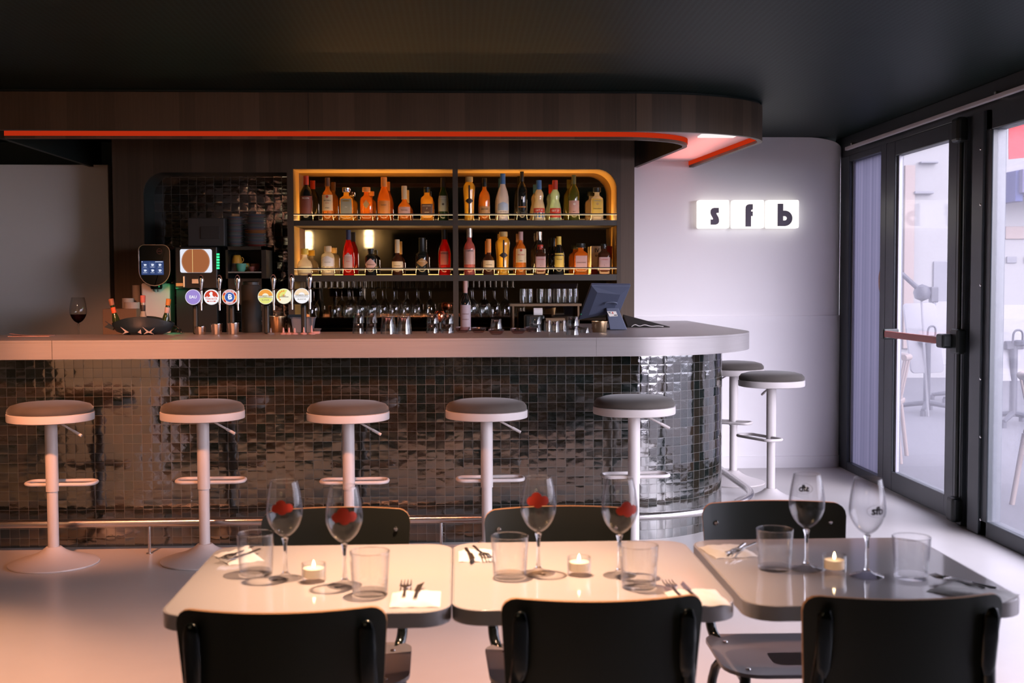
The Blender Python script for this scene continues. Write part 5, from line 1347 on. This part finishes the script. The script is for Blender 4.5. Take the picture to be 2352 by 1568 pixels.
# ------------------------------------------------------------------ beer taps
def font(px0, px1, lab):
    Y = 6.79
    t = thing('tap_font', lab, 'tap tower', (0, 0, 0), 0, 'tap towers')
    z0, z1 = atY(500, 712, Y).z, atY(500, 672, Y).z
    a, c = atY(px0, 690, Y).x, atY(px1, 690, Y).x
    MB().box(a, c, Y, Y + 0.055, z0 + 0.03, z1 + 0.02).build('crossbar', M['black'], t, smooth=0, bevel=0.012)
    m = (a + c)/2
    for m in ((a*.85 + c*.15), (a*.15 + c*.85)): MB().box(m - 0.014, m + 0.014, Y + .015, Y + 0.045, ZC + 0.0005, z0 + 0.03).build('post', M['black'], t, smooth=0, bevel=0.008)
    return t
font(428, 548, 'dark tap tower carrying the purple and the two red round badges')
font(592, 714, 'dark tap tower carrying the three yellow and white round badges')
def tap(px, py, lab, build):
    Y = 6.76
    p = atY(px, py, Y)
    t = thing('beer_tap', lab, 'tap', (p.x, Y - 0.02, p.z), 0, 'beer taps')
    r = 17.3*Y/FPX
    b = MB()
    def d_(rad, y, mi, n=40): b.lathe([(0, y), (rad, y), (rad, y - 0.0008), (0, y - 0.0008)], n, mi=mi)
    MBk = MB().lathe([(0, 0), (r*1.03, 0), (r*1.03, -0.010), (0, -0.010)], 40)
    rot = Matrix.Rotation(-PI/2, 4, 'X')
    bk = MBk.build('badge_housing', M['chrome'], t); bk.matrix_local = Matrix.Translation((0, 0.018, 0)) @ Matrix.Rotation(PI/2, 4, 'X') @ Matrix.Translation((0, 0, 0.01))
    mats_ = build(b, r)
    bd = b.build('badge', mats_, t, smooth=0, recalc=False)
    h = MB().lathe([(0, 0.0), (0.007, 0.002), (0.008, 0.012), (0.014, 0.045), (0.016, 0.068), (0.012, 0.086), (0.005, 0.093), (0, 0.094)], 20, (0.042, 0.02, 0.031)).build('handle', M['chrome'], t, smooth=70)
    MB().rod((0.044, 0.012, 0.035), (0.044, 0.012, -0.035), 0.009).rod((0.045, 0.0, -0.03), (0.046, -0.004, -0.074), 0.006).build('spout', M['chrome'], t)
    return t
def FD(b, r0, r1, a0, a1, y, mi, n=24):      # flat ring sector in the badge plane (x, z), facing the room
    vs_ = [(r*math.cos(math.radians(a0 + (a1 - a0)*k/n)), y, r*math.sin(math.radians(a0 + (a1 - a0)*k/n))) for r in (r0, r1) for k in range(n + 1)]
    b.add(vs_, [(k, k + 1, n + 2 + k, n + 1 + k) for k in range(n)], mi)
def FP(b, pts, y, mi): b.add([(x, y, z) for x, z in pts], [tuple(range(len(pts)))], mi)
def FT(b, s, size, cx, cz, y, mi, bold=.0003, arcr=None, wmax=None):
    me = text_mesh(s, size, bold)
    w = max(abs(v.co.x) for v in me.vertices)
    k = min(1, wmax/w) if wmax else 1
    if arcr is None: b.merge(me, lambda x, z, _: (cx + x*k, y, cz + z*k), mi)
    else:
        sg = 1 if arcr > 0 else -1
        b.merge(me, lambda x, z, _: ((abs(arcr) + z*sg)*math.sin(x/abs(arcr)), y, sg*(abs(arcr) + z*sg)*math.cos(x/abs(arcr))), mi)
E = {k: emit('badge_' + k, c, s) for k, (c, s) in {'purple': ((.36, .26, .66), 1.0), 'white': ((.95, .93, .97), 1.0), 'red': ((.62, .06, .03), 1.0), 'blue': ((.05, .12, .42), 1.0), 'yellow': ((.92, .72, .13), 1.0), 'orange': ((.90, .36, .06), 1.0),
     'lime': ((.80, .80, .22), 1.0), 'peach': ((.95, .72, .48), 1.0), 'grey': ((.30, .25, .20), 1.0), 'cream': ((.95, .90, .68), 1.0)}.items()}
def b_eau(b, r):
    FD(b, 0, r, 0, 360, 0, 0, 48); FD(b, r*.94, r, 0, 360, -.0006, 1, 48); FT(b, 'EAU', .022, 0, 0, -.001, 1, .0006); return [E['purple'], E['white']]
def b_red(b, r):
    FD(b, 0, r, 0, 360, 0, 0, 48); FD(b, 0, r*.86, 0, 180, -.0005, 1, 24); FP(b, [(-r*.5, -r*.62), (r*.5, -r*.62), (r*.62, -r*.48), (-r*.62, -r*.48)], -.0006, 1)
    FP(b, [(-r*.35, 0), (-r*.12, r*.12), (-r*.28, r*.45), (-r*.05, r*.72), (r*.18, r*.62), (r*.15, r*.25), (r*.38, 0)], -.001, 0)
    for s_ in (-1, 1): FP(b, [(s_*r*.45, r*.06), (s_*r*.62, r*.06), (s_*r*.62, r*.12), (s_*r*.45, r*.12)], -.001, 0)
    FT(b, 'TIGRE BOCK', .0125, 0, -r*.24, -.001, 1, .0004, wmax=r*.78); FT(b, 'BLONDE', .007, 0, -r*.55, -.0012, 0, .0002); return [E['white'], E['red']]
def b_swirl(b, r):
    FD(b, 0, r, 0, 360, 0, 0, 48); FD(b, r*.67, r*.94, 0, 360, -.0004, 1, 48); FD(b, 0, r*.62, 0, 360, -.0005, 2, 40)
    FD(b, r*.67, r*.94, -25, 15, -.0006, 3, 8); FD(b, r*.67, r*.94, 165, 205, -.0006, 3, 8)
    FT(b, 'BROOKLYN', .0105, 0, 0, -.001, 0, .0003, r*.80); FT(b, 'BREWERY', .0105, 0, 0, -.001, 0, .0003, -r*.80)
    FT(b, 'B', .042, 0.002, 0, -.001, 0, .001); FD(b, r*.15, r*.24, 90, 330, -.0012, 0, 16); return [E['white'], E['red'], E['blue'], E['orange']]
def b_yel(name, top, low, bot):
    def f(b, r):
        FD(b, 0, r, 0, 360, 0, 0, 48); FD(b, 0, r*.94, 8, 172, -.0004, 1, 24); FD(b, 0, r*.94, 195, 345, -.0004, 2, 24)
        FD(b, 0, r*.45, 0, 180, -.0006, 0, 16)
        FP(b, [(-r*.9, -r*.10), (r*.9, -r*.10), (r*.92, -r*.16), (-r*.92, -r*.16)], -.0008, 3)
        FT(b, 'GRIMBERGEN', .0115, 0, r*.06, -.001, 3, .0003, wmax=r*.86); FT(b, bot, .0105, 0, -r*.45, -.001, 3, .0002, wmax=r*.7)
        return [E[name], E[top], E[low], E['grey']]
    return f
def b_sun(b, r):
    FD(b, 0, r, 0, 360, 0, 0, 48); FD(b, 0, r*.92, 60, 200, -.0004, 1, 24)
    for q in range(90, 230, 22): FD(b, 0, r*.13, 0, 360, -.0006, 2, 10); FP(b, [(r*.68*math.cos(math.radians(q)) + r*.12*math.cos(a), r*.68*math.sin(math.radians(q)) + r*.12*math.sin(a)) for a in [2*PI*k/10 for k in range(10)]], -.0007, 2)
    FP(b, [(-r*.25, r*.35), (0, r*.05), (r*.28, r*.42), (r*.1, r*.2), (0, r*.3), (-r*.08, r*.2)], -.001, 2)
    FP(b, [(-r*.6, -r*.04), (r*.62, -r*.04), (r*.62, -r*.13), (-r*.6, -r*.13)], -.0008, 3); FT(b, 'BIERE', .010, 0, r*.06, -.001, 3, .0002); return [E['cream'], E['lime'], E['orange'], E['grey']]
for px, py, lab, fn in ((445, 682, 'beer tap with a lit purple round badge reading EAU', b_eau), (487, 682, 'beer tap with a lit white and red tiger badge', b_red), (529, 682, 'beer tap with a lit red ring badge around a blue disc', b_swirl),
                        (611, 681, 'beer tap with a lit yellow and orange badge, left of the yellow trio', b_yel('cream', 'orange', 'lime', 'BLONDE')), (653, 680, 'beer tap with a lit lime-yellow badge with orange dots', b_sun), (694, 679, 'beer tap with a lit white and peach badge, rightmost', b_yel('white', 'peach', 'white', 'BLANCHE'))):
    tap(px, py, lab, fn)

# ------------------------------------------------------------------ things standing on the bar counter
def on_bar(name, px, py, lab, cat, group=None, rz=0.0, z=ZC):
    p = atZ(px, py, z)
    return thing(name, lab, cat, (p.x, p.y, z + 0.0006), rz, group), p
def metal_cup(px, py, wpx, hpx, m, lab):
    t, p = on_bar('metal_cup', px, py, lab, 'cup', 'metal cups on the bar')
    s = p.y/FPX; r, h = wpx/2*s, hpx*s
    MB().lathe([(0, 0), (r*.82, 0), (r*.86, .002), (r, h), (r*.96, h), (r*.80, .004), (0, .004)], 28).build('cup_body', M[m], t, smooth=50)
    MB().tube([(r*.985*math.cos(2*PI*k/32), r*.985*math.sin(2*PI*k/32), h) for k in range(32)], .0016, 6, True).build('rim', M[m], t)
metal_cup(460.5, 768, 26, 18, 'chrome', 'short polished steel cup, leftmost of three below the taps')
metal_cup(497.5, 768, 27, 24, 'chrome', 'polished steel cup, middle of three below the taps')
metal_cup(536, 768, 27, 26, 'chrome', 'tall polished steel cup, rightmost of three below the taps')
metal_cup(1377, 763, 38, 25, 'gold', 'brass-coloured cup in front of the till')
metal_cup(637, 763, 40, 36, 'gold', 'dull gold ice bucket below the yellow tap badges')
# dark cylinder
t, p = on_bar('insulated_flask', 578, 763, 'tall dark cylinder standing between the two tap groups', 'flask')
s = p.y/FPX
MB().lathe([(0, 0), (21*s, 0), (22*s, .004), (22*s, 104*s), (20*s, 108*s), (0, 108*s)], 32).build('body', M['slate' if 0 else 'black_soft'], t, smooth=50)
MB().lathe([(0, 0), (18*s, 0), (18*s, 6*s), (15*s, 8*s), (0, 8*s)], 28, (0, 0, 108*s)).build('lid', M['black'], t, smooth=50)
# grey container and dark panel
t, p = on_bar('plastic_tub', 697, 763, 'grey plastic tub below the white tap badge', 'tub')
s = p.y/FPX
def frus(w0, w1, h, d0, d1): 
    b = MB(); v = [(-w0, -d0, 0), (w0, -d0, 0), (w0, d0, 0), (-w0, d0, 0), (-w1, -d1, h), (w1, -d1, h), (w1, d1, h), (-w1, d1, h)]
    k = .93; v2 = [(-w1*k, -d1*k, h), (w1*k, -d1*k, h), (w1*k, d1*k, h), (-w1*k, d1*k, h), (-w0*k, -d0*k, .004), (w0*k, -d0*k, .004), (w0*k, d0*k, .004), (-w0*k, d0*k, .004)]
    return b.add(v + v2, [(3, 2, 1, 0), (0, 1, 5, 4), (1, 2, 6, 5), (2, 3, 7, 6), (3, 0, 4, 7), (4, 5, 9, 8), (5, 6, 10, 9), (6, 7, 11, 10), (7, 4, 8, 11), (8, 9, 13, 12), (9, 10, 14, 13), (10, 11, 15, 14), (11, 8, 12, 15), (12, 13, 14, 15)])
frus(21*s, 26*s, 33*s, .04, .05).build('tub_body', M['grey_plastic'], t, smooth=0, bevel=.003)
MB().tube([(27*s*a, .052*c_, 33*s) for a, c_ in ((-1, -1), (1, -1), (1, 1), (-1, 1))], .003, 6, True).build('rim', M['grey_plastic'], t)
t, p = on_bar('chopping_board', 676, 763, 'dark upright board behind the grey tub', 'board')
MB().prism(rrect(.092, .10, .01), 0, .010, lambda x, y, z: (x, .05 + z + y*.12, .052 + y)).build('board', C(('dark_slate', (.03, .04, .045))), t, bevel=.001)
t, p = on_bar('small_bowl', 727, 763, 'small shallow grey bowl beside the grey tub', 'bowl')
MB().lathe([(0, 0), (.016, 0), (.03, .022), (.029, .022), (.015, .003), (0, .003)], 28).build('bowl_body', M['grey_plastic'], t, smooth=60)
# pink pourer caps
pc = None
for k, (px, py, h) in enumerate(((622, 768, .036), (651, 768, .038), (664, 768, .038), (677, 768, .036), (698, 768, .040), (716, 768, .050))):
    t, p = on_bar('pourer_cap', px, py, '%s pourer cap with a pointed spout, %s from the left on the bar' % ('pale grey' if k == 0 else 'pink', ORD[k]), 'pourer', 'pourer caps lying on the bar')
    m = M['grey_plastic'] if k == 0 else M['pink_plastic']
    MB().lathe([(0, 0), (.020, 0), (.021, .003), (.016, .008), (.008, .011), (0, .011)], 20).build('flange', m, t, smooth=50)
    MB().lathe([(0, .010), (.0065, .010), (.0045, h*.8), (.003, h), (0, h)], 14).build('spout', m, t, smooth=50)
t, p = on_bar('plastic_tray', 717, 766, 'pink square plastic tray lying beside the tallest pourer cap', 'tray')
t.location.x += .025; t.location.y -= .04
MB().prism(rrect(.05, .045, .006), 0, .014).build('tray_body', M['pink_plastic'], t, bevel=.002)
# upside-down tumblers
def tumbler_up(px, py, wpx, hpx, lab, z=ZC, group='upturned tumblers on the bar', facets=True):
    t, p = on_bar('bar_tumbler', px, py, lab, 'glass', group, 0, z)
    s = p.y/FPX; r, h = wpx/2*s, hpx*s
    n = 36
    b = MB()
    def ring(rr, zz, f): return [(rr*(1 - f*(k % 3 == 0))*math.cos(2*PI*k/n), rr*(1 - f*(k % 3 == 0))*math.sin(2*PI*k/n), zz) for k in range(n)]
    vs_ = ring(r*.94, .0, 0) + ring(r, .0005, 0) + ring(r*.985, h*.2, .0) + ring(r*.92, h*.45, .03) + ring(r*.84, h*.93, .03) + ring(r*.78, h, .0) + ring(r*.70, h*.88, 0) + ring(r*.84, h*.45, 0)
    m = 8
    b.add(vs_, [(q*n + k, q*n + (k + 1) % n, ((q + 1) % m)*n + (k + 1) % n, ((q + 1) % m)*n + k) for q in range(m) for k in range(n)] + [tuple(5*n + k for k in range(n)), tuple(6*n + k for k in reversed(range(n)))])
    b.build('glass_body', M['glass_green'], t, smooth=40, recalc=False)
    return t, p, h
def stack(px, py, w, h, lab):
    t, p, hh = tumbler_up(px, py, w, h, 'lower tumbler of the ' + lab)
    t2, p2, _ = tumbler_up(px, py, w*.97, h, 'upper tumbler of the ' + lab)
    t2.location = (p.x + .002, p.y, ZC + hh + .0012)
stack(823, 766, 27, 24, 'slim two-glass stack, leftmost of the glass stacks')
stack(853, 766, 26, 24, 'slim two-glass stack beside the wide tumblers')
tumbler_up(892, 767, 36, 42, 'wide upturned tumbler, left of the wide pair')
tumbler_up(928, 767, 36, 42, 'wide upturned tumbler, right of the wide pair')
stack(993, 765, 29, 22, 'two-glass stack in front of the copper mug')
stack(1027, 765, 30, 22, 'two-glass stack with a frosted look right of the copper mug')
stack(1229, 762, 29, 18, 'two-glass stack standing further back near the till')
stack(1315, 769, 30, 21, 'two-glass stack just left of the till')
for k, px in enumerate((1258, 1275, 1292)):
    tumbler_up(px, 761 + (k % 2)*2, 20, 26, 'small upturned glass, %s of three left of the till' % ORD[k], group='small glasses near the till')
tumbler_up(1343, 764, 24, 13, 'low upturned glass between the till and its neighbour stack')
cp = None
for k, (px, py) in enumerate(((1062, 763), (1099, 764), (1140, 768), (1190, 766), (1222, 762))):
    if cp is None:
        t, p = on_bar('coupe_bowl', px, py, 'x', 'bowl'); cp = t
        MB().lathe([(0, 0), (.026, 0), (.034, .006), (.043, .018), (.044, .030), (.042, .030), (.040, .018), (.03, .009), (0, .007)], 32).build('glass_body', glass_thin('rosy_glass', (.90, .80, .79), (.45, .30, .30), .06, .85), t, smooth=60)
    else:
        p = atZ(px, py, ZC); t = dup(cp, (p.x, p.y, ZC + .0006))
    t['label'] = 'low rosy glass bowl, %s from the left on the bar' % ORD[k]; t['group'] = 'low glass bowls on the bar'
t, p, h = tumbler_up(1140, 768, 27, 23, 'single upturned tumbler set on a low glass bowl')
t.location.z = ZC + .0315
# copper mug
t, p = on_bar('copper_mug', 1010, 760, 'shiny copper mug on a stand behind the stacked tumblers', 'mug')
s = p.y/FPX
MB().lathe([(0, 0), (.022, 0), (.024, .006), (.010, .012), (.008, .05), (0, .05)], 24).build('stand', M['black'], t)
MB().lathe([(0, .05), (.022, .052), (.033, .07), (.034, .092), (.028, .112), (.024, .118), (.022, .116), (.026, .11), (.030, .09), (.02, .06), (0, .058)], 28).build('bowl', M['copper'], t, smooth=60)
MB().tube([(.033 + .016*math.sin(PI*k/8), 0, .088 + .018*math.cos(PI*k/8)) for k in range(9)], .003, 8).build('handle', M['copper'], t)
# till (point of sale screen seen from behind)
t, p = on_bar('till', 1412, 757, 'slate blue till screen on a sloping stand, seen from behind', 'till')
t.rotation_euler.z = 0
Yt = p.y
def tp(px, py, dy=0): q = atY(px, py, Yt + dy); return Vector((q.x - p.x, dy, q.z - ZC))
A, B_, C_, D_ = tp(1358, 655, -.10), tp(1449, 656, -.10), tp(1428, 708, 0.0), tp(1337, 727, .06)
nrm = ((B_ - A).cross(D_ - A)).normalized()
if nrm.y > 0: nrm = -nrm
bk = [A, B_, tp(1424, 716, .03), tp(1328, 735, .07)]
ft = [v - nrm*.022 for v in bk]
inn = [bk[0]*.8 + bk[2]*.2, bk[1]*.8 + bk[3]*.2, bk[2]*.8 + bk[0]*.2, bk[3]*.8 + bk[1]*.2]
inn = [v + nrm*.018 for v in inn]
b = MB().add(bk + ft + inn, [(4, 5, 6, 7), (0, 4, 5, 1), (1, 5, 6, 2), (2, 6, 7, 3), (3, 7, 4, 0), (0, 1, 9, 8), (1, 2, 10, 9), (2, 3, 11, 10), (3, 0, 8, 11), (8, 9, 10, 11)])
b.build('screen_housing', M['slate'], t, smooth=0, bevel=.004)
st = [tp(1392, 707, -.03), tp(1420, 707, -.03), tp(1441, 757, -.06), tp(1401, 757, -.06)]
b = MB().add(st + [v + Vector((0, .025, 0)) for v in st], [(3, 2, 1, 0), (4, 5, 6, 7), (0, 1, 5, 4), (1, 2, 6, 5), (2, 3, 7, 6), (3, 0, 4, 7)])
b.build('stand', M['slate'], t, smooth=0, bevel=.004)
b = MB().tube(smooth_path([tp(1388, 700, -.05), tp(1392, 694, -.06), tp(1416, 694, -.06), tp(1417, 700, -.05)]), .004, 8)
b.build('hinge_bracket', M['slate'], t)
q = [tp(1394, 715, -.042), tp(1415, 715, -.042), tp(1419, 726, -.046), tp(1400, 727, -.046)]
b = MB().add(q, [(0, 1, 2, 3)], 0)
def stq(u0, u1, v0, v1, mi):
    f = lambda u, v: (q[0]*(1 - u) + q[1]*u)*(1 - v) + (q[3]*(1 - u) + q[2]*u)*v + Vector((0, -.0006, 0))
    b.add([f(u0, v0), f(u1, v0), f(u1, v1), f(u0, v1)], [(0, 1, 2, 3)], mi)
stq(.1, .35, .12, .28, 1); stq(.5, .62, .1, .5, 2); stq(.1, .5, .4, .46, 1); stq(.6, .95, .68, .86, 1)
b.build('sticker', [C(WHT), C(BLK), C(REDD)], t, smooth=0, recalc=False)
g = tp(1335, 722, -.0)
MB().lathe([(0, -.002), (.003, 0), (0, .002)], 8, (g.x + .004, .04, g.z)).build('power_light', M['green_led'], t)
MB().box(-.13, .06, -.02, .10, 0, .012).build('foot_plate', M['slate'], t, smooth=0, bevel=.003)
# dark folder tray with cables
t, p = on_bar('cable_tray', 1490, 752, 'black wedge-shaped tray with loose white cables beside the till', 'tray')
s = p.y/FPX
b = MB().add([(-50*s, 0, 0), (50*s, 0, .0), (50*s, .02, .004), (-50*s, .25, .0), (-44*s, .25, 26*s), (-48*s, .02, .012), (-48*s, .23, 28*s)], [(0, 1, 2, 3), (3, 2, 6), (0, 5, 1), (0, 3, 6, 5), (1, 5, 6, 2)])
b.build('tray_shell', M['black_soft'], t, smooth=0)
b = MB().tube(smooth_path([(-40*s, -.004, .006), (-32*s, -.008, .022), (-22*s, -.008, .006), (-10*s, -.01, .020), (4*s, -.008, .006), (20*s, -.01, .010), (34*s, -.006, .006)]), .0022, 6)
b.build('cable', M['paper'], t)
# card machine and printer in the dim part under the right bay
pr = thing('receipt_printer', 'dark receipt printer with a brown box under the right shelf bay', 'printer', (X(1235, 8.15), 8.15, 1.0))
MB().box(-.09, .04, -.08, .12, 0, .165).build('printer_body', M['black'], pr, smooth=0, bevel=.01)
MB().lathe([(0, -.03), (.028, -.03), (.028, .03), (0, .03)], 20).build('paper_roll', M['paper'], pr).matrix_local = Matrix.Translation((0, 0, .185)) @ Matrix.Rotation(PI/2, 4, 'Y')
bxx = thing('cardboard_box', 'small brown cardboard box with a hand hole beside the printer', 'box', (X(1280, 8.1), 8.08, 1.0))
MB().box(-.085, .045, -.05, .05, 0, .145).build('box_body', M['card'], bxx, smooth=0, bevel=.002)
MB().prism(rrect(.045, .018, .008, 4, -.02, .105), -.0508, -.0495, lambda x, z, y: (x, y, z)).build('hand_hole', M['black_soft'], bxx, smooth=0)
kb = tag(MB().box(-.10, .10, -.04, .04, 0, .012).build('label_tablet', M['black'], smooth=0, bevel=.004, loc=(X(1212, 8.0), 7.9, 1.0005)), 'flat black tablet lying under the right shelf bay', 'tablet')

# fish-shaped tray with three bottles in it
t, p = on_bar('fish_bowl', 330, 768, 'dark fish-shaped ice bowl holding three bottle necks', 'bowl')
s = p.y/FPX
L_, Hh = 70*s, 41*s
b = MB(); n = 40
def fo(f, zf, k):
    a = 2*PI*k/n
    return (L_*f*math.cos(a), .085*f*math.sin(a)*(1 - .25*math.cos(a)), zf)
rim = lambda k: Hh*(.62 + .38*(0.5 + 0.5*math.cos(2*(2*PI*k/n) + PI)))
vs_ = []
for f, zf in ((.60, 0), (.86, .18), (.98, .5), (1.0, .85)):
    vs_ += [fo(f, zf*Hh if zf < .8 else rim(k)*.98, k) for k in range(n)]
vs_ += [fo(.95, rim(k), k) for k in range(n)] + [fo(.80, .3*Hh, k) for k in range(n)]
b.add(vs_, [(r*n + k, r*n + (k + 1) % n, (r + 1)*n + (k + 1) % n, (r + 1)*n + k) for r in range(5) for k in range(n)] + [tuple(reversed(range(n))), tuple(range(5*n, 6*n))])
b.build('bowl_body', M['navy'], t, smooth=60)
MB().prism([(-L_*.93, .40*Hh), (-L_*1.22, .74*Hh), (-L_*1.10, .60*Hh), (-L_*1.24, .42*Hh), (-L_*.96, .25*Hh)], -.010, .010, lambda x, z, y: (x, y, z)).build('tail_fin', M['navy'], t, bevel=.003)
MB().lathe([(0, 0), (.012, .002), (.015, .012), (.010, .022), (0, .024)], 16, (L_*1.10, 0, .01), sx=1.6).tube(smooth_path([(L_*.93, 0, .05), (L_*1.05, 0, .045), (L_*1.2, 0, .01)]), .006, 8).build('mouth', M['black_gloss'], t)
b = MB()
for poly in ([(-.60, .46), (-.34, .14), (-.56, -.0), (-.46, .16)], [(-.06, .12), (.04, .30), (.06, .02)], [(.10, .44), (.30, .16), (.48, .40), (.36, .14), (.46, .0), (.28, .10), (.12, .0), (.22, .16)]):
    b.prism([(x*L_, max(.001, z*Hh*.9 + .004)) for x, z in poly], -.088, -.084, lambda x, z, y: (x, y, z))
b.build('pale_fin_print', C(('pale_fin', (.40, .34, .33))), t, smooth=0)  # pale counter reflections painted onto the bowl side as flat marks
def leaning(px, ytop, lean, cap, band, lab, glass='green'):
    q = atZ(px, 760, ZC)
    p2 = atY(px, ytop, p.y)
    tt = thing('ice_bottle', lab, 'bottle', (p2.x - math.tan(lean)*(p2.z - ZC - .03), p.y, ZC + .035), 0, 'bottles in the fish bowl')
    h = (p2.z - ZC - .035)/math.cos(lean)
    r = .021
    MB().lathe([(0, 0), (r*1.0, 0), (r*1.0, h*.30), (r*.8, h*.42), (.0125, h*.52), (.0115, h*.97), (0, h*.97)], 20).build('glass_body', LQ[glass], tt, smooth=50)
    MB().lathe([(0, h*.78), (.0135, h*.78), (.0145, h*.985), (.012, h), (0, h)], 18).build('cork', flat(*cap), tt, smooth=50)
    MB().lathe([(.0128, h*.52), (.0134, h*.53), (.0134, h*.70), (.0128, h*.71)], 18).build('neck_label', flat(*band), tt, smooth=50)
    tt.rotation_euler.y = lean
    return tt
leaning(254, 686, -.22, ('cork_brown', (.28, .11, .06)), ('orange_red', (.62, .09, .02)), 'bottle with an orange-red neck band leaning left in the fish bowl')
leaning(328, 678, 0.0, ('rosy', (.45, .12, .10)), ('black', (.02, .016, .014)), 'upright bottle with a white square tag in the fish bowl', 'clear')
leaning(388, 686, .16, ('amber_cork', (.50, .22, .04)), ('rose_silver', (.50, .38, .36)), 'bottle with a silvery neck band leaning right in the fish bowl')
# boxes, rolls and the wine glass at the left end
bo_ = thing('cardboard_carton', 'plain brown carton behind the fish bowl', 'box', (atY(275, 740, 7.9).x, 7.9, 0))
z0_ = 1.0
bo_.location.z = z0_; bo_.location.y = 7.95
w_ = (atY(314, 740, 7.9).x - atY(236, 740, 7.9).x)/2
MB().box(-w_, w_, -.05, .18, 0, atY(280, 709, 7.9).z - 1.0).build('carton_body', M['card'], bo_, smooth=0, bevel=.003)
zc_ = atY(280, 709, 7.9).z
for px0, px1, yt, dz, lab in ((278, 305, 685, 0, 'low white paper roll, back one on the brown carton'), (287, 322, 694, 0, 'wide white paper roll in front on the brown carton')):
    Yr = 8.06 if px0 == 278 else 7.98
    x0_, x1_ = atY(px0, 700, Yr).x, atY(px1, 700, Yr).x
    r_ = (x1_ - x0_)/2; h_ = atY(300, yt, Yr).z - zc_
    rr_ = min(r_, .06)
    o = tag(MB().lathe([(r_*.35, 0), (r_, 0), (r_, h_), (r_*.35, h_), (r_*.35, 0)], 32, sy=min(1, .045/r_)).build('paper_roll', C(('roll_white', (.50, .43, .37))), smooth=40, loc=((x0_ + x1_)/2, Yr - .02 if px0 != 278 else Yr + .03, zc_ + .0005)), lab, 'paper roll', 'paper rolls on the carton')
Yr = 8.2
x0_, x1_ = atY(305, 700, Yr).x, atY(323, 700, Yr).x
tag(MB().lathe([(.012, 0), ((x1_ - x0_)/2, 0), ((x1_ - x0_)/2, atY(310, 655, Yr).z - 1.0), (.012, atY(310, 655, Yr).z - 1.0), (.012, 0)], 28).build('paper_roll', C(('roll_white', (.50, .43, .37))), smooth=40, loc=((x0_ + x1_)/2, Yr, 1.0005)), 'tall white paper roll standing beside the drink dispenser', 'paper roll', 'paper rolls on the carton')
q = atZ(180, 752, 1.0)
t = thing('red_wine_glass', 'glass of red wine alone at the dim left end behind the bar', 'glass', (atY(180, 740, 8.0).x, 8.0, 1.0006))
hh = atY(180, 683, 8.0).z - 1.0; k_ = hh/.214
MB().lathe([(0, 0)] + [(r*k_, z*k_) for r, z in WG[:9]] + [(0, .0915*k_)], 24).build('stem', M['glass_green'], t, smooth=60)
MB().lathe(densify([(0, .090*k_)] + [(r*k_, z*k_) for r, z in WG[9:]], 2), 32).build('bowl', M['glass_green'], t, smooth=60)
MB().lathe([(0, .092*k_)] + [((r - .0012)*k_, z*k_) for r, z in WG[9:12]] + [(0, WG[11][1]*k_)], 28).build('wine', LQ['wine'], t, smooth=60)
q = atZ(72, 772, ZC)
mn = thing('menu_card', 'pinkish sheets of paper lying on the left end of the bar', 'paper', (q.x, q.y, ZC + .0005), .08)
b = MB(); b.prism(rrect(.22, .12, .004), 0, .003)
b.build('lower_sheet', C(PNK), mn, smooth=0)
g = [(x, y, .004 + .012*max(0, -x/.11)**2 + .002*math.sin(y*60)) for y in (-.055, 0, .055) for x in [-.11 + .022*k for k in range(11)]]
MB().add(g, [(j*11 + i, j*11 + i + 1, j*11 + i + 12, j*11 + i + 11) for j in range(2) for i in range(10)]).build('curled_sheet', C(('rose_paper', (.46, .28, .25))), mn, smooth=60).rotation_euler.z = .12
ls = tag(MB().box(atY(92, 748, 7.9).x, atY(152, 748, 7.9).x, 7.85, 8.0, 1.0006, 1.05).build('dark_case', M['black_soft'], smooth=0, bevel=.006), 'flat dark case on the back counter at the far left', 'case')
